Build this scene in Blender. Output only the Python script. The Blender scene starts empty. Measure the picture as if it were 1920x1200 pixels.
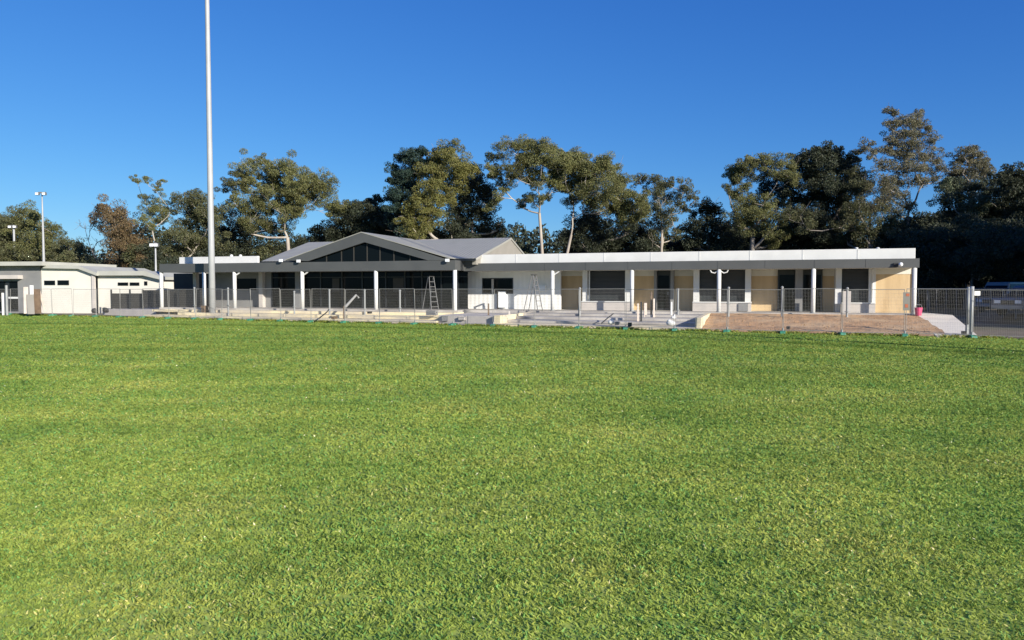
import bpy, bmesh, math, random
import numpy as np
from mathutils import Vector, Matrix
random.seed(7); rng = np.random.default_rng(7)
R = math.radians
S = bpy.context.scene
C = S.collection
# ------------------------------------------------------------------ camera
CAMH = 2.0; F = 1400.0; PITCH = math.atan(59.0/F)
cam = bpy.data.cameras.new('camera'); camo = bpy.data.objects.new('camera', cam); C.objects.link(camo)
camo.location = (0, 0, CAMH); camo.rotation_euler = (R(90)-PITCH, 0, 0)
cam.sensor_width = 36; cam.lens = F/1920*36; cam.clip_end = 3000; cam.clip_start = 0.1
S.camera = camo
# ------------------------------------------------------------------ sky and sun
SUN_EL, SUN_AZ = 19.5, 140.5          # azimuth clockwise from +Y
w = bpy.data.worlds.new("World"); S.world = w; w.use_nodes = True
nt = w.node_tree; bg = nt.nodes['Background']
sk = nt.nodes.new('ShaderNodeTexSky'); sk.sky_type = 'NISHITA'; sk.sun_disc = False
sk.sun_elevation = R(SUN_EL); sk.sun_rotation = R(SUN_AZ)
sk.altitude = 0; sk.air_density = 1.0; sk.dust_density = 0.0; sk.ozone_density = 3.0
# the clear deep blue of this winter sky: per-channel contrast of the Sky Texture
sp = nt.nodes.new('ShaderNodeSeparateColor'); cb_ = nt.nodes.new('ShaderNodeCombineColor'); nt.links.new(sk.outputs[0], sp.inputs[0])
for ch, (kk, gg_) in enumerate(((.52, 1.25), (.745, .97), (1.04, .62))):
    m1 = nt.nodes.new('ShaderNodeMath'); m1.operation = 'MULTIPLY'; m1.inputs[1].default_value = .1; nt.links.new(sp.outputs[ch], m1.inputs[0])
    m2 = nt.nodes.new('ShaderNodeMath'); m2.operation = 'POWER'; m2.inputs[1].default_value = gg_; nt.links.new(m1.outputs[0], m2.inputs[0])
    m3 = nt.nodes.new('ShaderNodeMath'); m3.operation = 'MULTIPLY'; m3.inputs[1].default_value = kk/(.1*1.93); nt.links.new(m2.outputs[0], m3.inputs[0])
    nt.links.new(m3.outputs[0], cb_.inputs[ch])
nt.links.new(cb_.outputs[0], bg.inputs[0])
bg.inputs[1].default_value = 0.10
sl = bpy.data.lights.new('sun', 'SUN'); so = bpy.data.objects.new('sun', sl); C.objects.link(so)
sl.energy = 4.2; sl.angle = R(0.5); sl.color = (1.0, 0.93, 0.82)
sd = Vector((math.sin(R(SUN_AZ))*math.cos(R(SUN_EL)), math.cos(R(SUN_AZ))*math.cos(R(SUN_EL)), math.sin(R(SUN_EL))))
so.rotation_euler = sd.to_track_quat('Z', 'Y').to_euler()
S.view_settings.view_transform = 'Standard'; S.view_settings.look = 'None'
S.view_settings.exposure = 0.95; S.view_settings.gamma = 1.0
S.render.engine = 'CYCLES'
S.render.resolution_x = 1024; S.render.resolution_y = 640

# ------------------------------------------------------------------ measuring helpers (pixel of the 1920x1200 photo -> ray)
def ray(x, y):
    a = (x-960)/F; b = (600-y)/F; c, s = math.cos(PITCH), math.sin(PITCH)
    return Vector((a, c + b*s, b*c - s))
def P(x, y, D):
    r = ray(x, y); return Vector((0, 0, CAMH)) + r*(D/r.y)
def G(x, y, z=0.0):
    r = ray(x, y); return Vector((0, 0, CAMH)) + r*((z-CAMH)/r.z)

class Frame:
    def __init__(s, o, ang):
        s.o = Vector((o[0], o[1], 0)); s.a = ang
        s.u = Vector((math.cos(ang), math.sin(ang), 0)); s.v = Vector((-math.sin(ang), math.cos(ang), 0))
    def hit(s, x, y, v):
        r = ray(x, y); c0 = Vector((0, 0, CAMH)) - s.o
        t = (v - c0.dot(s.v))/r.dot(s.v); p = c0 + r*t
        return p.dot(s.u), p.z
    def U(s, x, v=0.0): return s.hit(x, 541, v)[0]
    def Z(s, x, y, v=0.0): return s.hit(x, y, v)[1]
    def W(s, u, v, z=0): return s.o + s.u*u + s.v*v + Vector((0, 0, z))

# ------------------------------------------------------------------ object helpers
def tag(o, label=None, cat=None, group=None, kind=None):
    if label: o['label'] = label
    if cat: o['category'] = cat
    if group: o['group'] = group
    if kind: o['kind'] = kind
    return o
def empty(name, loc=(0, 0, 0), rz=0.0, label=None, cat=None, group=None):
    o = bpy.data.objects.new(name, None); C.objects.link(o); o.location = loc; o.rotation_euler = (0, 0, rz)
    o.empty_display_size = 0.2
    return tag(o, label, cat, group)
def copy_tree(o, parent=None):
    c = o.copy(); C.objects.link(c); c.parent = parent
    for ch in [k for k in list(bpy.data.objects) if k.parent == o]:
        copy_tree(ch, c)
    return c
def link(name, me, mat, parent=None):
    o = bpy.data.objects.new(name, me); C.objects.link(o)
    if mat: me.materials.append(mat)
    if parent: o.parent = parent
    return o

class MB:
    def __init__(s): s.v = []; s.f = []
    def add(s, vs, fs):
        n = len(s.v); s.v += [tuple(v) for v in vs]; s.f += [tuple(i+n for i in f) for f in fs]; return s
    def box(s, x0, x1, y0, y1, z0, z1):
        if x0 > x1: x0, x1 = x1, x0
        if y0 > y1: y0, y1 = y1, y0
        vs = [(x0,y0,z0),(x1,y0,z0),(x1,y1,z0),(x0,y1,z0),(x0,y0,z1),(x1,y0,z1),(x1,y1,z1),(x0,y1,z1)]
        return s.add(vs, [(0,3,2,1),(4,5,6,7),(0,1,5,4),(1,2,6,5),(2,3,7,6),(3,0,4,7)])
    def hexa(s, b, t):     # 4 bottom + 4 top points
        return s.add(list(b)+list(t), [(0,3,2,1),(4,5,6,7),(0,1,5,4),(1,2,6,5),(2,3,7,6),(3,0,4,7)])
    def prism(s, pts, axis, a, b):   # polygon in the plane across 'axis', from a to b
        n = len(pts)
        def mk(p, q):
            if axis == 'y': return (p[0], q, p[1])
            if axis == 'x': return (q, p[0], p[1])
            return (p[0], p[1], q)
        vs = [mk(p, a) for p in pts]+[mk(p, b) for p in pts]
        fs = [tuple(range(n))[::-1], tuple(range(n, 2*n))]+[(i, (i+1) % n, n+(i+1) % n, n+i) for i in range(n)]
        return s.add(vs, fs)
    def tube(s, pts, rs, n=8, cap=True):
        if not hasattr(rs, '__len__'): rs = [rs]*len(pts)
        pts = [Vector(p) for p in pts]; base = len(s.v)
        for i, p in enumerate(pts):
            d = (pts[min(i+1, len(pts)-1)]-pts[max(i-1, 0)])
            d = d.normalized() if d.length > 1e-9 else Vector((0, 0, 1))
            a = d.orthogonal().normalized() if abs(d.z) < .95 else Vector((1, 0, 0))
            if abs(d.z) < .95: a = d.cross(Vector((0, 0, 1))).normalized()
            a = (a - d*a.dot(d)).normalized(); b = d.cross(a)
            for k in range(n):
                t = 2*math.pi*k/n; s.v.append(tuple(p + (a*math.cos(t)+b*math.sin(t))*rs[i]))
        for i in range(len(pts)-1):
            for k in range(n):
                s.f.append((base+i*n+k, base+i*n+(k+1) % n, base+(i+1)*n+(k+1) % n, base+(i+1)*n+k))
        if cap:
            s.f.append(tuple(base+k for k in range(n))[::-1]); s.f.append(tuple(base+(len(pts)-1)*n+k for k in range(n)))
        return s
    def ball(s, c, r, n=10, sq=(1, 1, 1)):
        m = n//2; base = len(s.v)
        for i in range(m+1):
            ph = math.pi*i/m
            for k in range(n):
                t = 2*math.pi*k/n
                s.v.append((c[0]+r*sq[0]*math.sin(ph)*math.cos(t), c[1]+r*sq[1]*math.sin(ph)*math.sin(t), c[2]+r*sq[2]*math.cos(ph)))
        for i in range(m):
            for k in range(n):
                s.f.append((base+i*n+k, base+(i+1)*n+k, base+(i+1)*n+(k+1) % n, base+i*n+(k+1) % n))
        return s
    def build(s, name, mat, parent=None, smooth=False, bevel=0):
        me = bpy.data.meshes.new(name); me.from_pydata(s.v, [], s.f)
        bm = bmesh.new(); bm.from_mesh(me); bmesh.ops.recalc_face_normals(bm, faces=bm.faces); bm.to_mesh(me); bm.free()
        if smooth:
            for p in me.polygons: p.use_smooth = True
        o = link(name, me, mat, parent)
        if bevel:
            b = o.modifiers.new('bevel', 'BEVEL'); b.width = bevel; b.segments = 2; b.limit_method = 'ANGLE'
        return o

# ------------------------------------------------------------------ materials
def mat(name, col, rough=.7, metal=0.0, spec=.5):
    m = bpy.data.materials.new(name); m.use_nodes = True
    b = m.node_tree.nodes['Principled BSDF']
    b.inputs['Base Color'].default_value = (*col, 1); b.inputs['Roughness'].default_value = rough
    b.inputs['Metallic'].default_value = metal; b.inputs['Specular IOR Level'].default_value = spec
    return m
def nodes(m): return m.node_tree, m.node_tree.nodes['Principled BSDF']
def noisy(name, c1, c2, scale=3.0, rough=.8, bump=0.0, detail=6, metal=0, bscale=None, stretch=(1, 1, 1), lo=.35, hi=.65, c3=None, s3=.3):
    m = mat(name, c1, rough, metal); t, b = nodes(m)
    tc = t.nodes.new('ShaderNodeTexCoord'); mp = t.nodes.new('ShaderNodeMapping'); mp.inputs['Scale'].default_value = stretch
    t.links.new(tc.outputs['Object'], mp.inputs[0])
    n = t.nodes.new('ShaderNodeTexNoise'); n.inputs['Scale'].default_value = scale; n.inputs['Detail'].default_value = detail
    t.links.new(mp.outputs[0], n.inputs['Vector'])
    r = t.nodes.new('ShaderNodeValToRGB'); r.color_ramp.elements[0].color = (*c1, 1); r.color_ramp.elements[1].color = (*c2, 1)
    r.color_ramp.elements[0].position = lo; r.color_ramp.elements[1].position = hi
    t.links.new(n.outputs[0], r.inputs[0]); out = r.outputs[0]
    if c3:
        n3 = t.nodes.new('ShaderNodeTexNoise'); n3.inputs['Scale'].default_value = s3; n3.inputs['Detail'].default_value = 4
        t.links.new(mp.outputs[0], n3.inputs['Vector'])
        mr = t.nodes.new('ShaderNodeMapRange'); mr.inputs[1].default_value = .45; mr.inputs[2].default_value = .62
        t.links.new(n3.outputs[0], mr.inputs[0])
        mx = t.nodes.new('ShaderNodeMix'); mx.data_type = 'RGBA'; t.links.new(mr.outputs[0], mx.inputs[0])
        t.links.new(out, mx.inputs[6]); mx.inputs[7].default_value = (*c3, 1); out = mx.outputs[2]
    t.links.new(out, b.inputs['Base Color'])
    if bump:
        nb = t.nodes.new('ShaderNodeTexNoise'); nb.inputs['Scale'].default_value = bscale or scale*6; nb.inputs['Detail'].default_value = 5
        t.links.new(mp.outputs[0], nb.inputs['Vector'])
        bp = t.nodes.new('ShaderNodeBump'); bp.inputs['Strength'].default_value = bump; bp.inputs['Distance'].default_value = .05
        t.links.new(nb.outputs[0], bp.inputs['Height']); t.links.new(bp.outputs[0], b.inputs['Normal'])
    return m
def ribbed(name, c1, c2, axis, pitch, rough=.5, depth=.02, metal=0.0):
    """painted sheet with real ribs as bump across one object axis"""
    m = noisy(name, c1, c2, 1.3, rough, metal=metal); t, b = nodes(m)
    tc = t.nodes.new('ShaderNodeTexCoord'); sx = t.nodes.new('ShaderNodeSeparateXYZ'); t.links.new(tc.outputs['Object'], sx.inputs[0])
    mu = t.nodes.new('ShaderNodeMath'); mu.operation = 'MULTIPLY'; mu.inputs[1].default_value = 2*math.pi/pitch
    t.links.new(sx.outputs[axis], mu.inputs[0]); si = t.nodes.new('ShaderNodeMath'); si.operation = 'SINE'; t.links.new(mu.outputs[0], si.inputs[0])
    bp = t.nodes.new('ShaderNodeBump'); bp.inputs['Strength'].default_value = .6; bp.inputs['Distance'].default_value = depth
    t.links.new(si.outputs[0], bp.inputs['Height']); t.links.new(bp.outputs[0], b.inputs['Normal'])
    return m
M = {}
M['white'] = noisy('white_paint', (.64,.64,.62), (.58,.58,.56), 1.1, .55)
M['whitewall'] = ribbed('white_cladding', (.74,.74,.715), (.68,.68,.66), 0, .3, .6, .006)
M['cream'] = noisy('cream_render', (.66,.635,.56), (.61,.585,.51), .8, .8, .1)
M['grey'] = noisy('grey_fascia', (.082,.085,.083), (.070,.073,.072), .8, .5)
M['midgrey'] = noisy('grey_cladding', (.22,.22,.215), (.18,.18,.18), .8, .6)
M['roof'] = ribbed('roof_sheet', (.32,.315,.275), (.28,.275,.24), 0, .25, .45, .02)
M['roof2'] = ribbed('roof_sheet_gable', (.32,.315,.275), (.28,.275,.24), 1, .25, .45, .02)
M['gable'] = noisy('gable_board', (.28,.26,.225), (.25,.235,.20), .9, .7)
M['glass'] = mat('dark_glass', (.004,.006,.007), .08, 0, .10)
M['frame'] = mat('dark_frame', (.02,.022,.024), .4)
M['shutter'] = ribbed('shutter_slats', (.022,.028,.031), (.018,.023,.026), 2, .08, .45, .012)
M['wood'] = noisy('plywood_cladding', (.57,.42,.235), (.49,.35,.19), 2.2, .55, .15, stretch=(1, 1, .15))
M['counter'] = noisy('counter_render', (.50,.46,.42), (.43,.40,.37), 1.6, .8, .1)
M['concrete'] = noisy('pale_concrete', (.80,.69,.45), (.70,.60,.39), 1.2, .85, .2, c3=(.52,.46,.36), s3=.5)
M['step'] = noisy('grey_concrete', (.50,.465,.41), (.42,.395,.355), 1.4, .85, .25, c3=(.30,.28,.26), s3=.6)
M['path'] = noisy('ramp_concrete', (.74,.68,.56), (.66,.60,.50), .9, .85, .15)
M['soil'] = noisy('sandy_soil', (.52,.30,.145), (.37,.215,.105), 2.5, .95, .7, c3=(.50,.33,.18), s3=.45, bscale=9)
M['dirt'] = noisy('yard_dirt', (.15,.115,.075), (.10,.078,.052), .6, .95, .5, c3=(.075,.07,.04), s3=.12)
M['galv'] = noisy('galvanised_steel', (.27,.28,.28), (.22,.23,.23), 2.5, .55, metal=.15)
M['pole'] = noisy('pole_steel', (.36,.37,.375), (.30,.31,.32), .7, .5)
M['wire'] = mat('wire', (.24,.235,.22), .6, 0)
M['green'] = noisy('green_plastic', (.05,.24,.15), (.04,.18,.11), 3, .5)
M['black'] = noisy('black_plastic', (.02,.02,.02), (.035,.033,.03), 3, .6)
M['charcoal'] = noisy('charcoal_screen', (.040,.038,.033), (.032,.030,.026), 1.5, .7)
M['brown'] = noisy('timber_stake', (.16,.11,.07), (.11,.075,.05), 3, .8)
M['pink'] = noisy('pink_bucket', (.60,.06,.16), (.5,.05,.13), 3, .5)
M['roofedge'] = noisy('pale_gutter', (.42,.42,.37), (.36,.36,.32), .7, .6)
M['lens'] = mat('lens', (.75,.77,.78), .25)
M['tyre'] = mat('tyre_rubber', (.02,.02,.02), .8)
M['paleply'] = noisy('pale_ply', (.62,.54,.46), (.52,.44,.37), 2, .75)
M['ladder'] = noisy('ladder_aluminium', (.15,.15,.15), (.12,.12,.12), 2, .6); M['skip'] = mat('skin_grey', (.3,.3,.3), .6)

# ------------------------------------------------------------------ the ground
FA, FB = G(0, 590), G(1900, 636)                        # fence line on the grass
fd = (FB-FA).normalized(); FANG = math.atan2(fd.y, fd.x)
fn = Vector((-fd.y, fd.x, 0))                           # away from the camera
def grass_nodes(m, blade):
    t, b = nodes(m); L = t.links.new
    geo = t.nodes.new('ShaderNodeNewGeometry')
    def noise(scale, detail, vec=None, rough=.5):
        n = t.nodes.new('ShaderNodeTexNoise'); n.inputs['Scale'].default_value = scale; n.inputs['Detail'].default_value = detail
        n.inputs['Roughness'].default_value = rough
        L(vec or geo.outputs['Position'], n.inputs['Vector']); return n.outputs[0]
    def ramp(src, stops):
        r = t.nodes.new('ShaderNodeValToRGB'); e = r.color_ramp.elements
        while len(e) < len(stops): e.new(.5)
        for i, (p, c) in enumerate(stops): e[i].position = p; e[i].color = (*c, 1)
        L(src, r.inputs[0]); return r.outputs[0]
    def mix(f, a, b_, typ='MIX'):
        x = t.nodes.new('ShaderNodeMix'); x.data_type = 'RGBA'; x.blend_type = typ
        if isinstance(f, (int, float)): x.inputs[0].default_value = f
        else: L(f, x.inputs[0])
        for i, q in ((6, a), (7, b_)):
            if isinstance(q, tuple): x.inputs[i].default_value = (*q, 1)
            else: L(q, x.inputs[i])
        return x.outputs[2]
    mp = t.nodes.new('ShaderNodeMapping'); mp.inputs['Rotation'].default_value = (0, 0, -R(3)); mp.inputs['Scale'].default_value = (.12, .8, 1)
    L(geo.outputs['Position'], mp.inputs[0])
    base = ramp(noise(.55, 5), [(.34, (.166,.246,.050)), (.50, (.213,.280,.059)), (.66, (.252,.297,.070))])
    band = ramp(noise(1.0, 3, mp.outputs[0]), [(.35, (.90,.92,.90)), (.62, (1.06,1.05,1.03))])
    c = mix(1.0, base, band, 'MULTIPLY')
    patch = ramp(noise(.16, 4, None, .6), [(.36, (.88,.92,.88)), (.60, (1.06,1.04,1.03))])
    c = mix(1.0, c, patch, 'MULTIPLY')
    # slightly paler near turf, its colour also lifted to offset shade between the blades
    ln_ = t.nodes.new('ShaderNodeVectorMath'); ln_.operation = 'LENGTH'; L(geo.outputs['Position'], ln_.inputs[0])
    near_lift = t.nodes.new('ShaderNodeMapRange'); near_lift.inputs[1].default_value = 5; near_lift.inputs[2].default_value = 26; near_lift.inputs[3].default_value = 1; near_lift.inputs[4].default_value = 0; L(ln_.outputs['Value'], near_lift.inputs[0])
    c = mix(near_lift.outputs[0], c, mix(1.0, c, (1.44,1.34,1.40), 'MULTIPLY'))
    fine = ramp(noise(7.0, 3), [(.35, (.70,.78,.70)), (.62, (1.18,1.14,1.10))])
    c = mix(.8, c, fine, 'MULTIPLY')
    # darker mown ring that follows the oval's edge
    gp_ = [G(1080, 626), G(1500, 644.3), G(1920, 667)]
    (x1, y1), (x2, y2), (x3, y3) = [(p.x, p.y) for p in gp_]
    dd_ = 2*(x1*(y2-y3)+x2*(y3-y1)+x3*(y1-y2))
    cx_ = ((x1*x1+y1*y1)*(y2-y3)+(x2*x2+y2*y2)*(y3-y1)+(x3*x3+y3*y3)*(y1-y2))/dd_
    cy_ = ((x1*x1+y1*y1)*(x3-x2)+(x2*x2+y2*y2)*(x1-x3)+(x3*x3+y3*y3)*(x2-x1))/dd_
    rr_ = math.hypot(x1-cx_, y1-cy_)
    def math_(op, a, b_=None):
        q = t.nodes.new('ShaderNodeMath'); q.operation = op
        for i, w_ in enumerate((a, b_)):
            if w_ is None: continue
            if isinstance(w_, (int, float)): q.inputs[i].default_value = w_
            else: L(w_, q.inputs[i])
        return q.outputs[0]
    sx = t.nodes.new('ShaderNodeSeparateXYZ'); L(geo.outputs['Position'], sx.inputs[0])
    dx_ = math_('SUBTRACT', sx.outputs[0], cx_); dy_ = math_('SUBTRACT', sx.outputs[1], cy_)
    ds = math_('SQRT', math_('ADD', math_('MULTIPLY', dx_, dx_), math_('MULTIPLY', dy_, dy_)))
    off_ = math_('ABSOLUTE', math_('ADD', math_('SUBTRACT', ds, rr_), math_('MULTIPLY', math_('SUBTRACT', noise(.5, 2), .5), .7)))
    mr = t.nodes.new('ShaderNodeMapRange'); mr.inputs[1].default_value = .35; mr.inputs[2].default_value = .9; mr.inputs[3].default_value = .85; mr.inputs[4].default_value = 0; L(off_, mr.inputs[0])
    c = mix(mr.outputs[0], c, mix(1.0, c, (.58,.66,.55), 'MULTIPLY'))
    if blade:
        at = t.nodes.new('ShaderNodeAttribute'); at.attribute_name = 'tint'
        c = mix(1.0, c, at.outputs['Color'], 'MULTIPLY')
        c = mix(1.0, c, (GR_GAIN,)*3, 'MULTIPLY')
    else:
        c = mix(1.0, c, (1.1,1.1,1.05), 'MULTIPLY')
    L(c, b.inputs['Base Color']); b.inputs['Roughness'].default_value = .7; b.inputs['Specular IOR Level'].default_value = .25
    if blade:
        tr = t.nodes.new('ShaderNodeBsdfTranslucent'); L(c, tr.inputs[0])
        ms = t.nodes.new('ShaderNodeMixShader'); ms.inputs[0].default_value = .45
        out = t.nodes['Material Output']; L(b.outputs[0], ms.inputs[1]); L(tr.outputs[0], ms.inputs[2]); L(ms.outputs[0], out.inputs[0])
GR_GAIN = 1.15
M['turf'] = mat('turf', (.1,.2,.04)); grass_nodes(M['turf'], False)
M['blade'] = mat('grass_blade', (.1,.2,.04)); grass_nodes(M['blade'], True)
g = MB(); g.add([(-900,-300,0),(900,-300,0),(900,1500,0),(-900,1500,0)], [(0,1,2,3)])
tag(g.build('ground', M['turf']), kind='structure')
# bare dirt yard behind the fence line
def fl(t_, n_, z): p = FA + fd*t_ + fn*n_; return (p.x, p.y, z)
g = MB(); NX = 90; ys = []
for i in range(NX+1):
    tt = -60 + i*2.4
    g.v.append(fl(tt, .35+random.uniform(-.12, .12), .006)); g.v.append(fl(tt, 130, .006))
for i in range(NX): g.f.append((2*i, 2*i+2, 2*i+3, 2*i+1))
tag(g.build('yard', M['dirt']), kind='structure')

# ------------------------------------------------------------------ grass blades
def grass():
    halfw = 0.69
    D0, D1 = 3.4, 60.0
    bands = [(3.4, 6, 4200), (6, 9, 3000), (9, 13, 1700), (13, 19, 850), (19, 28, 400), (28, 42, 170), (42, 60, 80)]
    xs, ys = [], []
    for a, b, rho in bands:
        area = (b*b-a*a)*halfw + 2*3.5*(b-a); n = int(area*rho)
        y = np.sqrt(rng.uniform(a*a, b*b, n)); x = rng.uniform(-1, 1, n)*(halfw*y+3.5)
        xs.append(x); ys.append(y)
    x = np.concatenate(xs); y = np.concatenate(ys)
    nn = (x-FA.x)*fn.x + (y-FA.y)*fn.y
    k = nn < rng.uniform(.05, .45, len(x)); x = x[k]; y = y[k]; n = len(x)
    # longer, ragged tufts left unmown under the fence
    ne = 15000; te = rng.uniform(-6, 78, ne); qe = rng.normal(.12, .16, ne)
    keep = np.sin(te*1.7)+np.sin(te*4.3+1)*.7 > rng.uniform(-1.6, 1.2, ne); te = te[keep]; qe = qe[keep]
    x = np.concatenate([x, FA.x+fd.x*te+fn.x*qe]); y = np.concatenate([y, FA.y+fd.y*te+fn.y*qe]); nb = n; n = len(x)
    # clumpiness
    cl = np.sin(x*7.1+np.sin(y*5.3)*2)*np.sin(y*6.7+np.sin(x*4.1)*2)
    D = np.maximum(y, 4)
    h = rng.uniform(.010, .024, n)*(1+.25*cl)*(1+.045*(D-4)).clip(1, 2.2)
    h[nb:] = rng.uniform(.05, .15, n-nb)
    wd = rng.uniform(.0045, .0085, n)*(D/4.5)**.75
    ang = rng.uniform(0, 2*np.pi, n); la = rng.uniform(0, 2*np.pi, n); lean = rng.uniform(.5, 1.9, n)*h
    dx, dy = np.cos(ang)*wd, np.sin(ang)*wd
    lx, ly = np.cos(la)*lean, np.sin(la)*lean
    V = np.zeros((n, 4, 3), np.float32)
    V[:, 0] = np.stack([x-dx, y-dy, np.full(n, -.002)], 1); V[:, 1] = np.stack([x+dx, y+dy, np.full(n, -.002)], 1)
    V[:, 2] = np.stack([x+dx*.8+lx*.45, y+dy*.8+ly*.45, h*.65], 1)
    V[:, 3] = np.stack([x+lx, y+ly, h], 1)
    tint = np.ones((n, 4), np.float32); r = rng.uniform(0, 1, n)
    br = rng.uniform(.87, 1.15, n)
    tint[:, 0] = br; tint[:, 1] = br; tint[:, 2] = br
    yel = r > .88; tint[yel, 0] *= 1.2; tint[yel, 1] *= 1.08
    st = (r > .975) & (y < 22); tint[st, 0] = 1.9; tint[st, 1] = 1.5; tint[st, 2] = 2.6
    wh = r > .9985; tint[wh, :3] = (3.0, 2.2, 7)
    tint[nb:, 0] *= 1.15; tint[nb:, 1] *= .95
    bl = r < .15; tint[bl, 0] *= .65; tint[bl, 2] *= 1.3
    return V, tint
def quads(name, V, tint, material, parent=None):
    n = V.shape[0]; k = V.shape[1]
    me = bpy.data.meshes.new(name); me.vertices.add(n*k); me.loops.add(n*k); me.polygons.add(n)
    me.vertices.foreach_set('co', V.reshape(-1)); me.loops.foreach_set('vertex_index', np.arange(n*k, dtype=np.int32))
    me.polygons.foreach_set('loop_start', np.arange(0, n*k, k, dtype=np.int32)); me.polygons.foreach_set('loop_total', np.full(n, k, np.int32))
    me.update(calc_edges=True)
    if tint is not None:
        a = me.color_attributes.new('tint', 'FLOAT_COLOR', 'POINT'); a.data.foreach_set('color', np.repeat(tint, k, axis=0).reshape(-1))
    return link(name, me, material, parent)
V, tint = grass()
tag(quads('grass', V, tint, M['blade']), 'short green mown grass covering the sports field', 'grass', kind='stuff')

# ------------------------------------------------------------------ pavilion
A = R(-18.5); PF = Frame((0, 46.5), A); U, Z = PF.U, PF.Z
FLR = .66; FV = -1.55                                    # floor level, left verandah front line
pav = empty('pavilion', (0, 46.5, 0), A, 'long low sports pavilion with grey verandah beam, white parapets and gabled grey roof', 'building')
def part(name, m, mb, parent=None, **k): return mb.build(name, M[m], parent or pav, **k)
uL, uC, uR = U(302, FV), U(855, FV), U(1722, 0)
uC2 = U(878, 0)
part('floor_slab', 'step', MB().box(uL, uC+.2, -1.75, 12, 0, FLR).box(uC+.2, U(1718, -.6), -.65, 12, 0, FLR-.003))
# --- right verandah
zb, zt = 3.10, 3.58
part('beam', 'grey', MB().box(uC2-.25, uR, -.14, .12, zb, zt))
part('soffit', 'cream', MB().box(uC2-.25, uR-.02, .12, 3.3, zb+.02, zb+.12))
part('parapet', 'white', MB().box(U(890, .3), U(1715, .3), .3, .5, 3.5, 4.14).box(U(1715, .3)-.16, U(1715, .3), .503, 9, 3.5, 4.137).box(U(890, .3), U(890, .3)+.16, .503, 5, 3.5, 4.137), bevel=.012)
part('flat_roof', 'midgrey', MB().box(uC2, U(1715, .3)-.18, .52, 9, 3.6, 3.75))
part('end_wall', 'cream', MB().box(U(1709, 1.9)+.003, U(1709, 1.9)+.2, 1.85, 9, FLR, 3.12))
# white wall with window
V1 = 2.1
def seg(mb, x0, x1, v0, v1, z0, z1): return mb.box(U(x0, v0), U(x1, v0), v0, v1, z0, z1)
wl = MB(); wx0, wx1, wy0, wy1 = 905, 961, 523, 549
zw0, zw1 = Z(930, wy1, V1), Z(930, wy0, V1)
seg(wl, 877, wx0, V1, V1+.2, FLR, zb+.02); seg(wl, wx1, 1051, V1, V1+.2, FLR, zb+.02)
seg(wl, wx0, wx1, V1, V1+.2, FLR, zw0); seg(wl, wx0, wx1, V1, V1+.2, zw1, zb+.02)
part('white_wall', 'whitewall', wl)
wn = seg(MB(), wx0-.5, wx1+.5, V1-.03, V1+.02, zw0-.06, zw0); seg(wn, wx0-.5, wx1+.5, V1-.03, V1+.02, zw1, zw1+.06)
seg(wn, wx0-1, wx0+.7, V1-.035, V1+.02, zw0-.06, zw1+.06); seg(wn, wx1-.7, wx1+1, V1-.035, V1+.02, zw0-.06, zw1+.06)
fr = part('window', 'frame', wn)
seg(MB(), wx0, wx1, V1+.06, V1+.09, zw0, zw1).build('pane', M['glass'], fr)
seg(MB(), 921.5, 925.5, V1-.01, V1+.055, zw0, zw1).build('mullion', M['counter'], fr)
# recessed plywood bays
VW = 2.95
wood = [(1049, 1094, FLR), (1184, 1232, FLR), (1256, 1302, FLR), (1406, 1460, FLR), (1541, 1570, FLR)]
for a, b_, z0 in wood:
    z1 = Z((a+b_)/2, 517.5, VW)
    part('timber_panel', 'wood', seg(MB(), a, b_, VW, VW+.15, FLR, z1))
    part('panel_header', 'cream', seg(MB(), a, b_, VW-.02, VW+.15, z1, zb+.02))
part('yellow_timber_wall', 'wood', MB().box(U(1640, 1.9), U(1709, 1.9), 1.9, 2.05, FLR, Z(1680, 514, 1.9)))
part('panel_header', 'cream', MB().box(U(1640, 1.9), U(1709, 1.9), 1.88, 2.05, Z(1680, 514, 1.9), zb+.02))
part('door_surround', 'midgrey', seg(MB(), 1491, 1505, 2.4, 3.0, FLR, zb+.02))
part('door_surround', 'midgrey', seg(MB(), 1226, 1231, 2.5, 3.0, FLR, zb+.02))
part('door_surround', 'midgrey', seg(MB(), 1257, 1263, 2.5, 3.0, FLR, zb+.02))
for a, b_, v in ((1231, 1257, 2.75), (1458, 1492, 2.7), (1504, 1542, 2.7)):
    d = part('door', 'frame', seg(MB(), a, b_, v+.04, v+.10, FLR, zb+.02))
    seg(MB(), a+3, b_-3, v, v+.035, FLR+.12, zb-.3).build('pane', M['glass'], d)
    seg(MB(), b_-5, b_-4, v-.06, v-.005, FLR+.95, FLR+1.15).build('handle', M['galv'], d)
# columns between the shutters
cols = [(1092, 1101), (1172, 1183), (1300, 1311), (1397, 1408), (1567, 1578), (1629, 1642)]
for a, b_ in cols: part('column', 'white', seg(MB(), a, b_, 1.85, 3.2, FLR, zb+.02))
for a, b_ in ((1101, 1172), (1311, 1397), (1578, 1629)):
    zc = FLR+.56
    s_ = part('roller_shutter', 'shutter', seg(MB(), a, b_, 2.15, 2.21, zc, zb-.0))
    for q in (a, b_-1.5): seg(MB(), q, q+1.5, 2.11, 2.23, zc, zb).build('guide_rail', M['frame'], s_)
    sb = seg(MB(), a+1.5, b_-1.5, 2.09, 2.145, zc+.005, zc+.10); sb.build('bottom_bar', M['frame'], s_)
part('shutter_divider', 'frame', seg(MB(), 1343, 1353, 2.0, 2.145, FLR+.56, zb))
for a, b_ in ((1090, 1184), (1299, 1409), (1577, 1642)):
    c_ = part('counter', 'counter', seg(MB(), a, b_, 1.35, 1.95, FLR, FLR+.50))
    seg(MB(), a-.5, b_+.5, 1.30, 2.05, FLR+.502, FLR+.56).build('counter_top', M['white'], c_, bevel=.006)
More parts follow.
